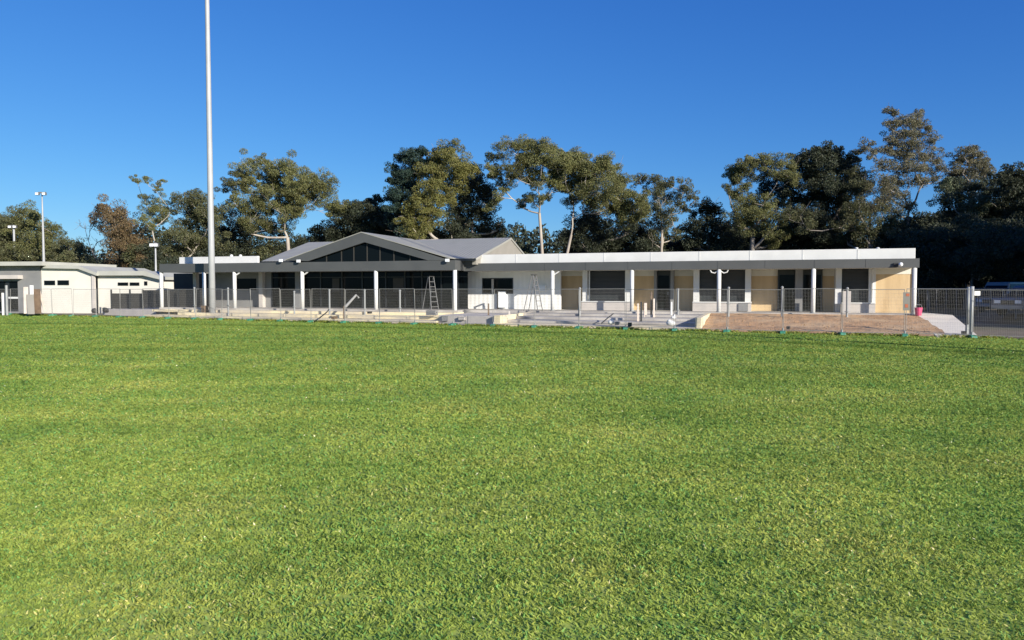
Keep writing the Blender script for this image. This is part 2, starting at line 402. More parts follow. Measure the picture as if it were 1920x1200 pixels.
part('counter_vent', 'midgrey', seg(MB(), 1385, 1403, 1.28, 1.345, FLR+.03, FLR+.47))
# back wall closing everything
part('back_wall', 'cream', MB().box(uC2, uR-.8, 8.8, 8.95, FLR, 3.5).box(uL+1.5, uC2, 11, 11.15, FLR, 3.7))
part('inner_wall', 'charcoal', MB().box(uC2, uR-1.2, 3.32, 3.45, FLR, 3.5))
# --- verandah posts
def post(x, v, z0, z1, r=.115):
    u = U(x, v); o = MB().tube([(u, v, z0), (u, v, z1)], r, 14).build('post', M['white'], pav, smooth=False)
    for p in o.data.polygons: p.use_smooth = len(p.vertices) == 4
    MB().tube([(u, v, z0), (u, v, z0+.03)], r+.05, 14).build('base_plate', M['galv'], o)
    return o, u
for x in (1036, 1185, 1348, 1525, 1714):
    o, u = post(x, -.02, FLR, zb)
    if x in (1348,):
        for sgn in (-1, 1):
            MB().tube([(u+sgn*.1, -.02, zb-.12), (u+sgn*.25, -.02, zb-.22), (u+sgn*.42, -.02, zb-.18), (u+sgn*.5, -.02, zb-.04)], .035, 8).build('curved_bracket', M['white'], o)
    elif x == 1036:
        MB().tube([(u+.1, -.02, zb-.25), (u+.45, -.02, zb-.03)], .04, 8).build('bracket', M['white'], o)
for x, z0 in ((303, FLR-.3), (383, FLR), (440, FLR), (567, FLR), (705, FLR-.25), (853, .06)):
    o, u = post(x, FV, z0, 3.14, .125)
    if x in (440, 567):
        MB().tube([(u+.1, FV, 2.9), (u+.45, FV, 3.1)], .05, 8).build('bracket', M['white'], o)
# --- left verandah beam
part('beam', 'grey', MB().box(uL, uC, FV-.12, FV+.12, 3.13, 3.74))
part('return_beam', 'grey', MB().box(uC-.24, uC, FV+.122, -.02, 3.13, 3.74))
part('soffit', 'midgrey', MB().box(uL, uC-.245, FV+.122, 1.0, 3.15, 3.3))
part('canopy_roof', 'roof', MB().box(uL+.1, uC-.25, FV+.13, 1.0, 3.66, 3.70))
part('parapet', 'white', MB().box(U(337, -.4), U(484, -.4), -.4, -.2, 3.68, Z(420, 481, -.4)).box(U(337, -.4), U(337, -.4)+.15, -.19, 8, 3.68, Z(420, 481, -.4)-.003), bevel=.012)
part('flat_roof', 'midgrey', MB().box(U(337, -.4)+.17, U(470, -.4), -.19, 8, 3.71, 3.8))
VG = 1.0
# left wing: grey walls, window, openings
part('grey_wall', 'midgrey', seg(seg(seg(seg(MB(), 396, 443, VG+.3, VG+.5, FLR, 3.15), 481, 509, VG, VG+.2, FLR, 3.15), 443, 481, VG+.3, VG+.5, FLR, Z(460, 544, VG+.3)), 443, 481, VG+.3, VG+.5, Z(460, 522, VG+.3), 3.15))
o = part('window', 'frame', seg(MB(), 443, 481, VG+.42, VG+.46, Z(460, 544, VG+.3), Z(460, 522, VG+.3)))
seg(MB(), 444, 480, VG+.39, VG+.415, Z(460, 543, VG+.3), Z(460, 523, VG+.3)).build('pane', M['glass'], o)
part('column', 'counter', seg(MB(), 485, 492, VG-.35, VG-.01, FLR, 3.15))
part('column', 'counter', seg(MB(), 362, 368, VG-.3, VG, FLR, 3.15))
part('charcoal_wall', 'charcoal', seg(MB(), 326, 362, VG+.9, VG+1.1, FLR, 3.15))
part('charcoal_wall', 'charcoal', seg(MB(), 368, 396, VG+.9, VG+1.1, FLR, 3.15))
# glazed front of the hall
part('glass_front', 'glass', seg(MB(), 508.5, 877, VG, VG+.05, FLR+.08, 3.15))
mul = [508.5, 553, 600, 640, 678, 722, 758, 790, 826, 858, 876]
for q in mul[:-1]: part('mullion', 'frame', seg(MB(), q, q+2.2, VG-.07, VG-.005, FLR+.08, 3.149))
part('sill', 'frame', seg(MB(), 508.5, 877, VG-.09, VG+.04, FLR, FLR+.08))
part('transom', 'frame', seg(MB(), 508.5, 877, VG-.05, VG-.006, 2.74, 2.80))
part('pier', 'midgrey', seg(MB(), 553.5, 562, VG-.45, VG-.08, FLR, 3.15))
for q0, q1 in ((623, 636), (737, 757)):   # pale blinds hung behind glass read as pale panels
    part('blind', 'charcoal', seg(MB(), q0, q1, VG-.03, VG-.006, 1.8, 2.7))
# --- main gabled roof
e0, e1 = -.6, 11.6; rv = 5.5
u0, u1 = U(491, e0), U(893, e0); ze = Z(893, 484, e0); ur1 = u1; zr = Z(959, 445.5, rv)
ul1 = U(959, rv); ul0 = U(579, rv)
def slab(mb, p, q, r_, s_, th=.14):
    up = Vector((0, 0, th)); pts = [Vector(k) for k in (p, q, r_, s_)]
    return mb.hexa([k-up for k in pts], pts)
rf = slab(MB(), (u0, e0, ze), (u1, e0, ze), (ul1, rv, zr), (ul0, rv, zr)); slab(rf, (ul0, rv, zr), (ul1, rv, zr), (u1, e1, ze), (u0, e1, ze))
part('roof', 'roof', rf)
part('gable_wall', 'gable', MB().add([(u1-.05, e0+.1, ze-.12), (u1-.05, e1-.1, ze-.12), (ul1-.05, rv, zr-.1), (u1-.3, e0+.1, ze-.12), (u1-.3, e1-.1, ze-.12), (ul1-.3, rv, zr-.1)], [(0,1,2),(3,5,4),(0,3,4,1),(1,4,5,2),(2,5,3,0)]).box(u1-.3, u1-.05, e0+.1, e1-.1, 3.5, ze-.123))
part('gable_wall', 'gable', MB().add([(u0+.05, e0+.1, ze-.12), (u0+.05, e1-.1, ze-.12), (ul0+.05, rv, zr-.1), (u0+.3, e0+.1, ze-.12), (u0+.3, e1-.1, ze-.12), (ul0+.3, rv, zr-.1)], [(0,1,2),(3,5,4),(0,3,4,1),(1,4,5,2),(2,5,3,0)]))
part('gutter', 'frame', MB().box(u0, u1, e0-.12, e0-.005, ze-.16, ze-.02))
part('under_eave_wall', 'grey', MB().box(u0+.3, u1-.31, e0+.3, e0+.5, 3.5, ze-.15))
# --- front gable
gv = FV-.14
ga = (U(678, gv), Z(678, 435.5, gv)); gl = (U(534, gv), Z(534, 488, gv)); gr = (U(842, gv), Z(842, 488, gv))
ia = (U(684, gv), Z(684, 454, gv)); il = (U(578, gv), Z(578, 489.5, gv)); ir = (U(803, gv), Z(803, 489.5, gv))
zbb = 3.745
fb = MB()
for (o1, o2, i1, i2) in ((gl, ga, il, ia), (ga, gr, ia, ir)):
    lo1 = (i1[0], max(i1[1], zbb)); lo2 = (i2[0], max(i2[1], zbb))
    o1_ = (o1[0], max(o1[1], zbb)); o2_ = (o2[0], max(o2[1], zbb))
    fb.prism([o1_, lo1, lo2, o2_], 'y', gv, gv+.22)
part('barge_board', 'grey', fb)
gz = max(gl[1], zbb)
rb = 5.6
up = .03
rf = slab(MB(), (gl[0], gv-.02, gz+up), (ga[0], gv-.02, ga[1]+up), (ga[0], rb, ga[1]+up), (gl[0], rb, gz+up), .05)
slab(rf, (ga[0], gv-.02, ga[1]+up), (gr[0], gv-.02, gz+up), (gr[0], rb, gz+up), (ga[0], rb, ga[1]+up), .05)
part('gable_roof', 'roof2', rf)
gg = part('gable_glazing', 'glass', MB().prism([(il[0]-.2, zbb), (ir[0]+.2, zbb), (ia[0], ia[1]+.05)], 'y', gv+.26, gv+.3))
for q in (612, 640, 663, 688, 712, 738, 768):
    uq = U(q, gv+.24)
    h = ia[1] - (abs(uq-ia[0])/((ir[0]-ia[0]) if uq > ia[0] else (ia[0]-il[0])))*(ia[1]-zbb)
    if h > zbb+.1: MB().box(uq, uq+.07, gv+.225, gv+.255, zbb, h).build('mullion', M['charcoal'], gg)
# downlights, lamps and fittings on the beams
def lamp(x, y, v, r=.12, ref=None):
    u, z = PF.hit(x, y, v); o = MB().box(u-.3, u-.1, v-.02, v+.05, z-.13, z+.09).tube([(u-.1, v-.05, z), (u, v-.12, z)], .04, 8).build('security_light', M['black'], pav)
    MB().ball((u, v-.16, z), r, 12).build('lens', M['lens'], o, smooth=True)
lamp(1688, 496, -.22, .11)
for x, y, v in ((527, 488.5, FV-.3), (839, 488, FV-.3), (560, 489.5, FV-.3)):
    u, z = PF.hit(x, y, v); o = MB().tube([(u, v+.2, z), (u, v, z)], .03, 8).build('floodlight', M['galv'], pav)
    MB().box(u-.12, u+.12, v-.08, v+.02, z-.09, z+.09).build('lens', M['lens'], o)
# small vents seen over the right parapet
for x in (1606, 1646): 
    u, z = PF.hit(x, 464, 1.0); MB().tube([(u, 1.0, 3.7), (u, 1.0, z-.04)], .07, 10).ball((u, 1.0, z-.04), .10, 10, (1, 1, .5)).build('roof_vent', M['white'], pav)
for x in (434, 451):
    u, z = PF.hit(x, 480, 1.5); MB().tube([(u, 1.5, 3.7), (u, 1.5, z)], .08, 10).ball((u, 1.5, z), .12, 10).build('roof_vent', M['white'], pav)
# meter box and post on white wall, shrub box near columns
part('meter_box', 'lens', seg(MB(), 934, 947, V1-.25, V1-.003, FLR+.1, FLR+1.15))
part('downpipe', 'brown', seg(MB(), 932, 934.5, V1-.12, V1-.003, FLR, FLR+1.2))
o = part('wall_fan', 'lens', seg(MB(), 1010, 1022, V1-.3, V1-.004, Z(1015, 545, V1), Z(1015, 535, V1)))
o = part('grey_bin_screen', 'counter', seg(MB(), 1580, 1596, .6, .66, FLR, FLR+1.2))
part('rubbish_bin_cupboard', 'white', seg(MB(), 1566, 1578, .75, 1.1, FLR+.5, FLR+1.35))

# ------------------------------------------------------------------ concrete terrace in front of the hall
ter = empty('concrete_terrace', (0, 46.5, 0), A, 'pale concrete seating terrace stepping down in front of the glazed hall', 'terrace')
def fence_v(u):     # pavilion-frame v of the fence line at u
    p = PF.W(u, 0); q = PF.W(u, 1); d = q-p
    t_ = -((p-FA).dot(fn))/(d.dot(fn)); return t_
def tier(u0_, u1_, f0, f1, z0, z1, name, m, par, back=-.66):
    a0, a1 = fence_v(u0_), fence_v(u1_)
    v00, v01 = back+(a0+.55-back)*f1, back+(a1+.55-back)*f1
    return MB().hexa([(u0_, v00, z0), (u1_, v01, z0), (u1_, back, z0), (u0_, back, z0)], [(u0_, v00, z1), (u1_, v01, z1), (u1_, back, z1), (u0_, back, z1)]).build(name, M[m], par, bevel=.015)
uT0, uT1 = U(196, -3), U(868, -2)
bk = -1.76
tier(uT0+4, uT1, 0, .98, 0.0, .19, 'tier', 'concrete', ter, bk)
tier(uT0+6.5, uT1-.02, 0, .66, .192, .38, 'tier', 'concrete', ter, bk)
tier(uL-.1, uT1-.04, 0, .33, .382, .55, 'tier', 'concrete', ter, bk)
# sandy low wall between terrace and steps
lw = empty('planter_block', (0, 46.5, 0), A, 'low beige concrete block between the terrace and the steps', 'wall')
tier(uT1+.02, U(962, -3), 0, .90, 0, .50, 'block', 'counter', lw)
tier(U(962, -3)+.02, U(975, -3), 0, .95, 0, .56, 'cheek', 'concrete', lw)
# wide steps
st = empty('concrete_steps', (0, 46.5, 0), A, 'wide grey concrete steps leading up to the canteen shutters', 'steps')
s0, s1 = U(975, -3)+.02, U(1318, -3)
for i, (f, z0, z1) in enumerate(((1.0, 0, .14), (.76, .142, .28), (.52, .282, .42), (.28, .422, .55))):
    tier(s0, s1-.01*i, 0, f, z0, z1, 'step', 'step' if i else 'concrete', st)
tier(s1+.01, s1+.28, 0, .97, 0, .62, 'cheek_wall', 'concrete', st)
# sandy bank, a real slope with an uneven face
def bank():
    b0, b1 = s1+.3, U(1722, -.6)
    nx, nv = 70, 14; mb = MB(); zz = {}
    for i in range(nx+1):
        f = i/nx; ub = b0+(b1-b0)*f; ut = ub + f*f*0.0
        fv = fence_v(ub+ (1.0 if i == nx else 0))+.42
        for j in range(nv+1):
            g_ = j/nv; v = -.66 + (fv+.66)*g_
            z = .60*(1-g_)**.85 + .015
            n_ = math.sin(ub*2.3+v*1.7)*.025+math.sin(ub*5.1-v*3.3)*.02+random.uniform(-.02, .02)
            z = max(.008, z + n_*(1 if 0 < j < nv else 0))
            mb.v.append((ub - g_*f*.35, v, z))
    for i in range(nx):
        for j in range(nv):
            a = i*(nv+1)+j; mb.f.append((a, a+1, a+nv+2, a+nv+1))
    o = mb.build('soil_bank', M['soil'], None, smooth=True); o.location = (0, 46.5, 0); o.rotation_euler = (0, 0, A)
    tag(o, kind='structure')
bank()
# concrete ramp at the right end
top = [G(1716, 590.5, .6), G(1786, 590.5, .6)]; bot = [G(1757, 631.5, .02), G(1838, 633, .02)]
mb = MB(); 
mb.hexa([(p.x, p.y, -.05) for p in (bot[0], bot[1], top[1], top[0])], [tuple(bot[0]), tuple(bot[1]), tuple(top[1]), tuple(top[0])])
bp_ = [top[0]+Vector((0, 0, 0)), top[1], top[1]+Vector((.6, 4, 0)), top[0]+Vector((.6, 4, 0))]
mb.hexa([(p.x, p.y, -.05) for p in bp_], [tuple(p) for p in bp_])
tag(mb.build('ramp_path', M['path']), kind='structure')
# dark rising ground right of the ramp
mb = MB(); nx = 40; nv = 12
for i in range(nx+1):
    for j in range(nv+1):
        x = 27.8+i*.9; y = 30.2+j*1.3 - i*.38
        d = (Vector((x, y, 0))-FA).dot(fn); z = .012 + max(0, min(1, (d-.5)/6))*.55
        if i == 0: z = min(z, .02)
        z += random.uniform(-.03, .03) if 0 < d and 0 < i else 0
        mb.v.append((x+random.uniform(-.1, .1), y, max(z, .01) if d > .4 else -.05))
for i in range(nx):
    for j in range(nv):
        a = i*(nv+1)+j; mb.f.append((a, a+nv+1, a+nv+2, a+1))
tag(mb.build('soil_mound', M['dirt'], smooth=True), kind='structure')

# ------------------------------------------------------------------ changing-room building on the left
BF = Frame((P(150, 541, 60).x, 60), R(-9)); bu, bz = BF.U, BF.Z
cb = empty('clubroom', (BF.o.x, 60, 0), R(-9), 'low white and grey clubroom with curved pale roof edge at the far left', 'building')
def bseg(mb, x0, x1, v0, v1, z0, z1): return mb.box(bu(x0, v0), bu(x1, v0), v0, v1, z0, z1)
def bpart(name, m, mb, **k): return mb.build(name, M[m], cb, **k)
zg = 0
bpart('grey_wall', 'midgrey', bseg(bseg(bseg(bseg(MB(), -60, -8, 0, .2, 0, 4.0), 33.5, 76, 0, .2, 0, 4.0), -8, 33.5, 0, .2, bz(20, 527, 0), 4.0), -8, 33.5, 0, .2, 0, .12))
d = bpart('glazed_door', 'frame', bseg(MB(), -8, 33.5, .12, .16, .12, bz(20, 527, 0)))
for x0, x1 in ((-7, 9), (18, 24), (25, 32)):
    bseg(bseg(MB(), x0, x1, .08, .115, bz(20, 556, 0), bz(20, 528, 0)), x0, x1, .08, .115, .3, bz(20, 561, 0)).build('pane', M['glass'], d)
bseg(MB(), 15, 33.4, .02, .075, bz(20, 560, 0), bz(20, 556.5, 0)).build('mid_rail', M['white'], d)
bpart('door_canopy', 'counter', bseg(MB(), -8, 34, -.5, -.003, bz(20, 523, 0), bz(20, 516, 0)))
bpart('fascia', 'roofedge', bseg(MB(), -60, 80, -.75, 8, bz(40, 498, -.7), bz(40, 490.5, -.7)))
bpart('cream_wall', 'cream', MB().prism([(bu(77.3), 0), (bu(173), 0), (bu(173), bz(173, 513, 0)), (bu(160), bz(160, 508, 0)), (bu(145), bz(145, 504, 0)), (bu(77.3), bz(77, 503, 0))], 'y', .05, .3))
bpart('cream_wall', 'cream', MB().prism([(bu(178), 0), (bu(296), 0), (bu(296), bz(296, 525, 0)), (bu(270), bz(270, 518, 0)), (bu(178), bz(178, 516, 0))], 'y', .35, .6))
f1 = [(80, 496), (146, 498), (181, 511.5), (181, 517), (146, 504), (80, 503)]
bpart('curved_fascia', 'roofedge', MB().prism([BF.hit(x, y, -.3) for x, y in f1], 'y', -.3, 8))
f2 = [(181.5, 508), (272, 508), (301, 519), (301, 524.5), (268, 516.5), (181.5, 516.5)]
bpart('curved_fascia', 'roofedge', MB().prism([BF.hit(x, y, -.1) for x, y in f2], 'y', -.1, 8))
bpart('downpipe', 'counter', bseg(MB(), 172, 177.5, -.1, .04, 0, bz(175, 516, 0)))
for x0, x1, y0, y1, v in ((83, 103, 526, 534.5, .05), (108, 129, 525.5, 534.5, .05), (221, 240, 529.5, 535.5, .35), (243.5, 261, 529.5, 535.5, .35), (270.5, 276, 527.5, 535, .35)):
    o = bpart('window', 'frame', bseg(MB(), x0, x1, v-.05, v-.003, bz(x0, y1, v), bz(x0, y0, v)))
    bseg(MB(), x0+1, x1-1, v-.07, v-.053, bz(x0, y1-1, v), bz(x0, y0+1, v)).build('pane', M['glass'], o)
bpart('end_wall', 'cream', MB().box(bu(296)-.2, bu(296), .61, 8, 0, bz(296, 525, 0)))
bpart('back_wall', 'cream', MB().box(bu(-60), bu(290), 8.1, 8.3, 0, 3.5))

# charcoal screen fence between clubroom and pavilion
sf = MB(); 
p0, p1 = P(208, 560, 58), P(296, 560, 55.5)
def upright(name, pa, pb, z0a, z1a, z0b, z1b, m, th=.06, parent=None):
    d_ = (pb-pa); d_.z = 0; d_.normalize(); n_ = Vector((-d_.y, d_.x, 0))*th
    q = [(pa.x, pa.y), (pb.x, pb.y), (pb.x+n_.x, pb.y+n_.y), (pa.x+n_.x, pa.y+n_.y)]
    return MB().hexa([(*q[0], z0a), (*q[1], z0b), (*q[2], z0b), (*q[3], z0a)], [(*q[0], z1a), (*q[1], z1b), (*q[2], z1b), (*q[3], z1a)]).build(name, M[m], parent)
sfe = empty('screen_fence', label='charcoal screen fence between the cream clubroom and the pavilion', cat='fence')
pa, pb = P(209, 578, 57.5), P(268, 576, 56.5)
upright('screen_panel', pa, pb, .45, P(209, 550, 57.5).z, .5, P(268, 550, 56.5).z, 'charcoal', parent=sfe)
pa2, pb2 = P(267, 575, 56.0), P(382, 572, 53)
upright('screen_panel', pa2, pb2, .55, P(267, 544, 56).z, .7, P(382, 543.5, 53).z, 'charcoal', parent=sfe)
for x in (209, 244, 268, 300, 335, 365):
    q = P(x, 560, 55.6-(x-268)*.028 if x > 268 else 57-(x-209)*.016); sfe_p = MB().box(q.x-.05, q.x+.05, q.y-.05, q.y+.02, 0, 1.93).build('post', M['frame'], sfe)
# plinth under the screen
tag(MB().hexa([(P(205,580,57).x,56.2,0),(P(300,580,54).x,53.4,0),(P(300,580,54).x,56.5,0),(P(205,580,57).x,59,0)], [(P(205,580,57).x,56.2,.42),(P(300,580,54).x,53.4,.5),(P(300,580,54).x,56.5,.52),(P(205,580,57).x,59,.45)]).build('concrete_plinth', M['counter']), 'low grey concrete plinth under the charcoal screen fence', 'plinth')

# ------------------------------------------------------------------ temporary fence
wpx = lambda p: 960 + F*p.x/p.y
PW = 2.4; HF = 1.95
panel = empty('temporary_fence_panel')
f_ = MB()
for x in (0.03, PW-.03): f_.tube([(x, 0, .04), (x, 0, HF)], .013, 8)
for z in (.12, HF-.0): f_.tube([(.03, 0, z), (PW-.03, 0, z)], .012, 8)
f_.build('frame', M['wire'], panel)
wm = MB()
def wirebar(a, b_, r): wm.tube([a, b_], r, 3, cap=False)
k = 0
x = .09
while x < PW-.06: wirebar((x, 0, .12), (x, 0, HF), .0020); x += .06
z = .27
while z < HF: wirebar((.03, 0, z), (PW-.03, 0, z), .0020); z += .15
wm.build('wire_mesh', M['wire'], panel)
foot = empty('ballast_block')
MB().prism([(-.30, 0), (.30, 0), (.27, .10), (.10, .13), (-.10, .13), (-.27, .10)], 'x', -.11, .11).build('block', M['green'], foot, bevel=.015)
MB().tube([(0, 0, .12), (0, 0, .24)], .03, 8).build('socket', M['galv'], foot)
clamp_done = False
marks = [(-200,'left of the glazed clubroom door'),(25,'before the glazed clubroom door'),(60,'beside the leaning boards'),(95,'below the first pair of narrow clubroom windows'),(140,'before the first cream clubroom wall'),(175,'by the clubroom downpipe'),(215,'at the left end of the charcoal screen'),(250,'below the second pair of narrow clubroom windows'),(290,'before the right half of the charcoal screen'),(335,'under the left end of the pavilion parapet'),(375,'just left of the tall floodlight pole'),(410,'just right of the tall floodlight pole'),(455,'before the small dark window of the left wing'),(500,'under the left foot of the hall roof'),(550,'before the leftmost hall window'),(600,'under the left corner of the gable glazing'),(640,'before the glass left of the gable peak'),(690,'under the peak of the gable'),(740,'right of the white post under the gable'),(790,'before the aluminium ladder on the terrace'),(850,'by the white corner post of the hall verandah'),(905,'before the beige planter block'),(960,'under the black strip window'),(1015,'before the ladder on the white wall'),(1070,'before the leftmost plywood panel'),(1130,'before the widest roller shutter'),(1190,'at the post right of the widest shutter'),(1245,'before the dark canteen door'),(1300,'before the right end of the steps'),(1350,'before the twin roller shutters'),(1410,'right of the twin roller shutters'),(1470,'before the left of the paired dark doors'),(1530,'before the right of the paired dark doors'),(1600,'before the square roller shutter at the right'),(1680,'before the sunlit yellow timber wall'),(1760,'across the pale concrete ramp'),(1850,'before the parked vehicles in the shade'),(1990,'at the right edge of the photo')]
def mark(x, used):
    best = sorted(marks, key=lambda m_: abs(m_[0]-x))
    for m_ in best:
        if m_[1] not in used: used.add(m_[1]); return m_[1]
t0 = (G(1820, 633)-FA).dot(fd)
n1, n0 = 3, -28
up_, uf_ = set(), set()
joints = [t0 + i*PW for i in range(n0, n1+1)]
first = True
def jit(i): return .05*math.sin(i*2.1)+.03*math.sin(i*5.7)
for i, t_ in enumerate(joints):
    p = FA + fd*t_ + fn*jit(i)
    xf = wpx(p)
    if -60 < xf < 2000:
        c_ = foot if first else copy_tree(foot)
        c_.location = (p.x, p.y, 0); c_.rotation_euler = (0, 0, FANG + R(90)*0 + random.uniform(-.25, .25))
        tag(c_, 'green plastic block holding the fence ' + mark(xf, uf_), 'fence weight', 'green feet holding up the temporary fence')
    if i < len(joints)-1:
        q = FA + fd*joints[i+1] + fn*jit(i+1); mx_ = wpx((p+q)/2)
        if -60 < mx_ < 2010:
            a_ = math.atan2(q.y-p.y, q.x-p.x)
            c_ = panel if first else copy_tree(panel)
            c_.location = (p.x, p.y, .02+.02*math.sin(i*3.3)); c_.rotation_euler = (.03*math.sin(i*4.9), .008*math.sin(i*7.7), a_)
            tag(c_, 'wire mesh fence panel ' + mark(mx_, up_), 'fence panel', 'temporary wire fence panels along the grass')
    if -60 < xf < 2000: first = False
# the pair of thick gate posts near the ramp
gp = G(1822, 632.5)
o = MB().tube([(gp.x, gp.y+.06, 0), (gp.x, gp.y+.06, P(1822, 537, gp.y).z)], .075, 12).build('fence_post', M['pole'], smooth=True)
tag(o, 'thick pale steel post standing at the foot of the concrete ramp', 'post')
q = P(1815.5, 560, gp.y+.5)
o = MB().tube([(q.x, q.y, .5), (q.x, q.y, P(1815.5, 538, gp.y+.5).z)], .055, 12).build('fence_post', M['galv'], smooth=True)
MB().box(q.x-.06, q.x+.06, q.y-.06, q.y+.06, 0, .5).build('base', M['galv'], o)
tag(o, 'shorter grey post just left of the thick pale post by the ramp', 'post')
q = P(1832, 550, gp.y+.02)
sg = tag(MB().box(q.x-.12, q.x+.12, q.y-.02, q.y, q.z-.09, q.z+.09).build('sign_plate', M['white']), 'small blank white sign plate wired to the fence right of the thick post', 'sign')
q = P(12.5, 560, 55)
o = tag(MB().tube([(q.x, q.y, 0), (q.x, q.y, P(12.5, 535, 55).z)], .09, 10).build('steel_post', M['galv']), 'grey steel post before the glazed clubroom door', 'post')
q = P(5, 560, 55.5)
tag(MB().box(q.x-.08, q.x+.08, q.y, q.y+.12, 0, P(5, 549, 55.5).z).build('timber_post', M['white']), 'short white post at the left edge beside the grey steel post', 'post')

# ------------------------------------------------------------------ chain-link fence in the shade behind the ramp
bf = empty('boundary_fence', label='chain-link boundary fence in shade right of the pavilion', cat='fence')
a_, b_ = P(1722, 545, 52), P(1990, 545, 38)
dd = (b_-a_); ln = Vector((dd.x, dd.y, 0)).length; dd = Vector((dd.x, dd.y, 0)).normalized()
zt_ = 2.0
mb = MB()
for i in range(13):
    p = a_+dd*(ln*i/12); MB().tube([(p.x, p.y, .3), (p.x, p.y, zt_+.02)], .03, 8).build('post', M['ladder'], bf)
MB().tube([(a_.x, a_.y, zt_), (b_.x, b_.y, zt_)], .022, 8).build('rail', M['ladder'], bf)
n_ = 130
for i in range(n_):
    for sgn in (1, -1):
        t1 = ln*i/n_; t2 = t1 + sgn*1.6
        if 0 <= t2 <= ln:
            p, q = a_+dd*t1, a_+dd*t2; mb.tube([(p.x, p.y, .4), (q.x, q.y, zt_)], .0022, 3, cap=False)
mb.build('chain_mesh', M['ladder'], bf)

# ------------------------------------------------------------------ floodlight poles
def light_pole(name, px, D, base_z, h, r0, r1, label, heads=True, group='floodlight poles round the field'):
    q = P(px, 541, D); t = empty(name, (q.x, q.y, base_z), 0, label, 'light pole', group)
    MB().tube([(0, 0, h*k/6) for k in range(7)], [r0+(r1-r0)*k/6 for k in range(7)], 20).build('pole', M['pole'], t, smooth=True)
    MB().tube([(0, 0, -.05), (0, 0, .06)], r0*1.8, 16).build('base_flange', M['galv'], t)
    if heads:
        hw = .055 if h > 25 else .03
        MB().box(-h*hw*1.1, h*hw*1.1, -.08, .08, h-.15, h).build('crossarm', M['ladder'], t)
        for k in ((-1, -.35, .35, 1) if h > 25 else (-1, 1)):
            o = MB().box(k*h*hw-.2, k*h*hw+.2, -.35, -.09, h-.38, h-.08).build('lamp_head', M['ladder'], t)
            MB().box(k*h*hw-.17, k*h*hw+.17, -.37, -.352, h-.35, h-.11).build('lens', M['lens'], o)
    return t
light_pole('floodlight_pole', 397.5, 50, .1, 30, .215, .105, 'tall pale steel floodlight pole rising out of the frame before the pavilion')
t = light_pole('floodlight_pole', 960+F*24.2/13.8, 13.8, 0, 28, .2, .12, 'tall floodlight pole beyond the right edge, its shadow crossing the grass')
light_pole('floodlight_pole', 83.5, 85, 0, P(83.5, 360, 85).z, .19, .06, 'slender far floodlight pole over the clubroom roof, second from the left')
light_pole('floodlight_pole', 29, 90, 0, P(29, 422, 90).z, .2, .1, 'shorter far floodlight pole at the left edge against dark gums')
light_pole('lamp_post', 293, 68, 0, P(293, 455, 68).z, .12, .06, 'thin lamp post between the clubroom and the pavilion', group=None)

# ------------------------------------------------------------------ things on the terrace
def stepladder(px, py0, py1, D, label, zbase, lean=.0, rot=0):
    q = P(px, 560, D); h = P(px, py0, D).z-zbase
    t = empty('stepladder', (q.x, q.y, zbase), A+rot, label, 'ladder', 'stepladders left on site')
    for s_ in (-1, 1):
        MB().tube([(s_*.28, -.45, 0), (s_*.17, -.05, h)], .028, 6).build('rail', M['ladder'], t)
        MB().tube([(s_*.28, .55, 0), (s_*.17, .05, h)], .024, 6).build('rear_leg', M['ladder'], t)
    for k in range(1, 7):
        f = k/7; MB().box(-.28+.11*f, .28-.11*f, -.45+.4*f-.04, -.45+.4*f+.04, h*f-.015, h*f+.015).build('tread', M['ladder'], t)
    MB().box(-.2, .2, -.1, .1, h, h+.04).build('top_cap', M['black'], t)
    return t
stepladder(1001, 516, 583, 45.2, 'tall aluminium stepladder standing against the white wall', FLR-.02, rot=R(75))
stepladder(808, 519, 576, 46.6, 'aluminium stepladder before the dark hall glass', .56, rot=R(60))
def stake(px, y0, y1, label, m='brown', r=.05, tilt=0, D=None, cat='stake', group='stakes and posts on the terrace'):
    b = G(px, y1, .2) if D is None else P(px, y1, D)
    h = P(px, y0, b.y).z
    o = MB().hexa([(b.x-r, b.y-r, 0), (b.x+r, b.y-r, 0), (b.x+r, b.y+r, 0), (b.x-r, b.y+r, 0)], [(b.x-r*.8+tilt, b.y-r*.8, h), (b.x+r*.8+tilt, b.y-r*.8, h), (b.x+r*.8+tilt, b.y+r*.8, h), (b.x-r*.8+tilt, b.y+r*.8, h)]).build('stake', M[m])
    return tag(o, label, cat, group)
def gpost(px, y0, y1, label, D):
    b = P(px, y1, D); h = P(px, y0, D).z
    t = empty('stub_post', (b.x, b.y, 0), A, label, 'post', 'handrail stub posts along the terrace')
    MB().tube([(0, 0, 0), (0, 0, h)], .055, 10).build('upright', M['galv'], t)
    MB().ball((0, 0, h), .075, 10).build('cap', M['galv'], t)
    MB().tube([(0, 0, b.z if b.z > .05 else .05), (0, 0, (b.z if b.z > .05 else .05)+.03)], .12, 10).build('base_plate', M['galv'], t)
gpost(618, 544, 583, 'pale stub post before the glass left of the gable peak', 46.5)
gpost(684, 544, 580, 'pale stub post just left of the white post under the gable', 46.3)
gpost(750, 545, 578, 'pale stub post right of the white post under the gable', 46)
gpost(552, 547, 575, 'pale stub post left of the second white verandah post', 47.5)
gpost(428, 541, 573, 'pale stub post left of the white post of the left wing', 49)
gpost(365, 540, 573, 'pale stub post left of the tall floodlight pole', 50.5)
gpost(1087, 541, 581, 'pale stub post before the left edge of the widest shutter', 42.5)
gpost(1271, 543, 582, 'pale stub post before the plywood right of the canteen door', 41)
gpost(1366, 540, 570, 'pale stub post before the right twin shutter', 40)
gpost(1466, 539, 582, 'pale stub post before the left of the paired dark doors', 39.2)
gpost(1588, 541, 585, 'pale stub post before the square roller shutter', 38.3)
stake(645, 574, 599, 'brown stake standing in the terrace under the gable', D=44.5)
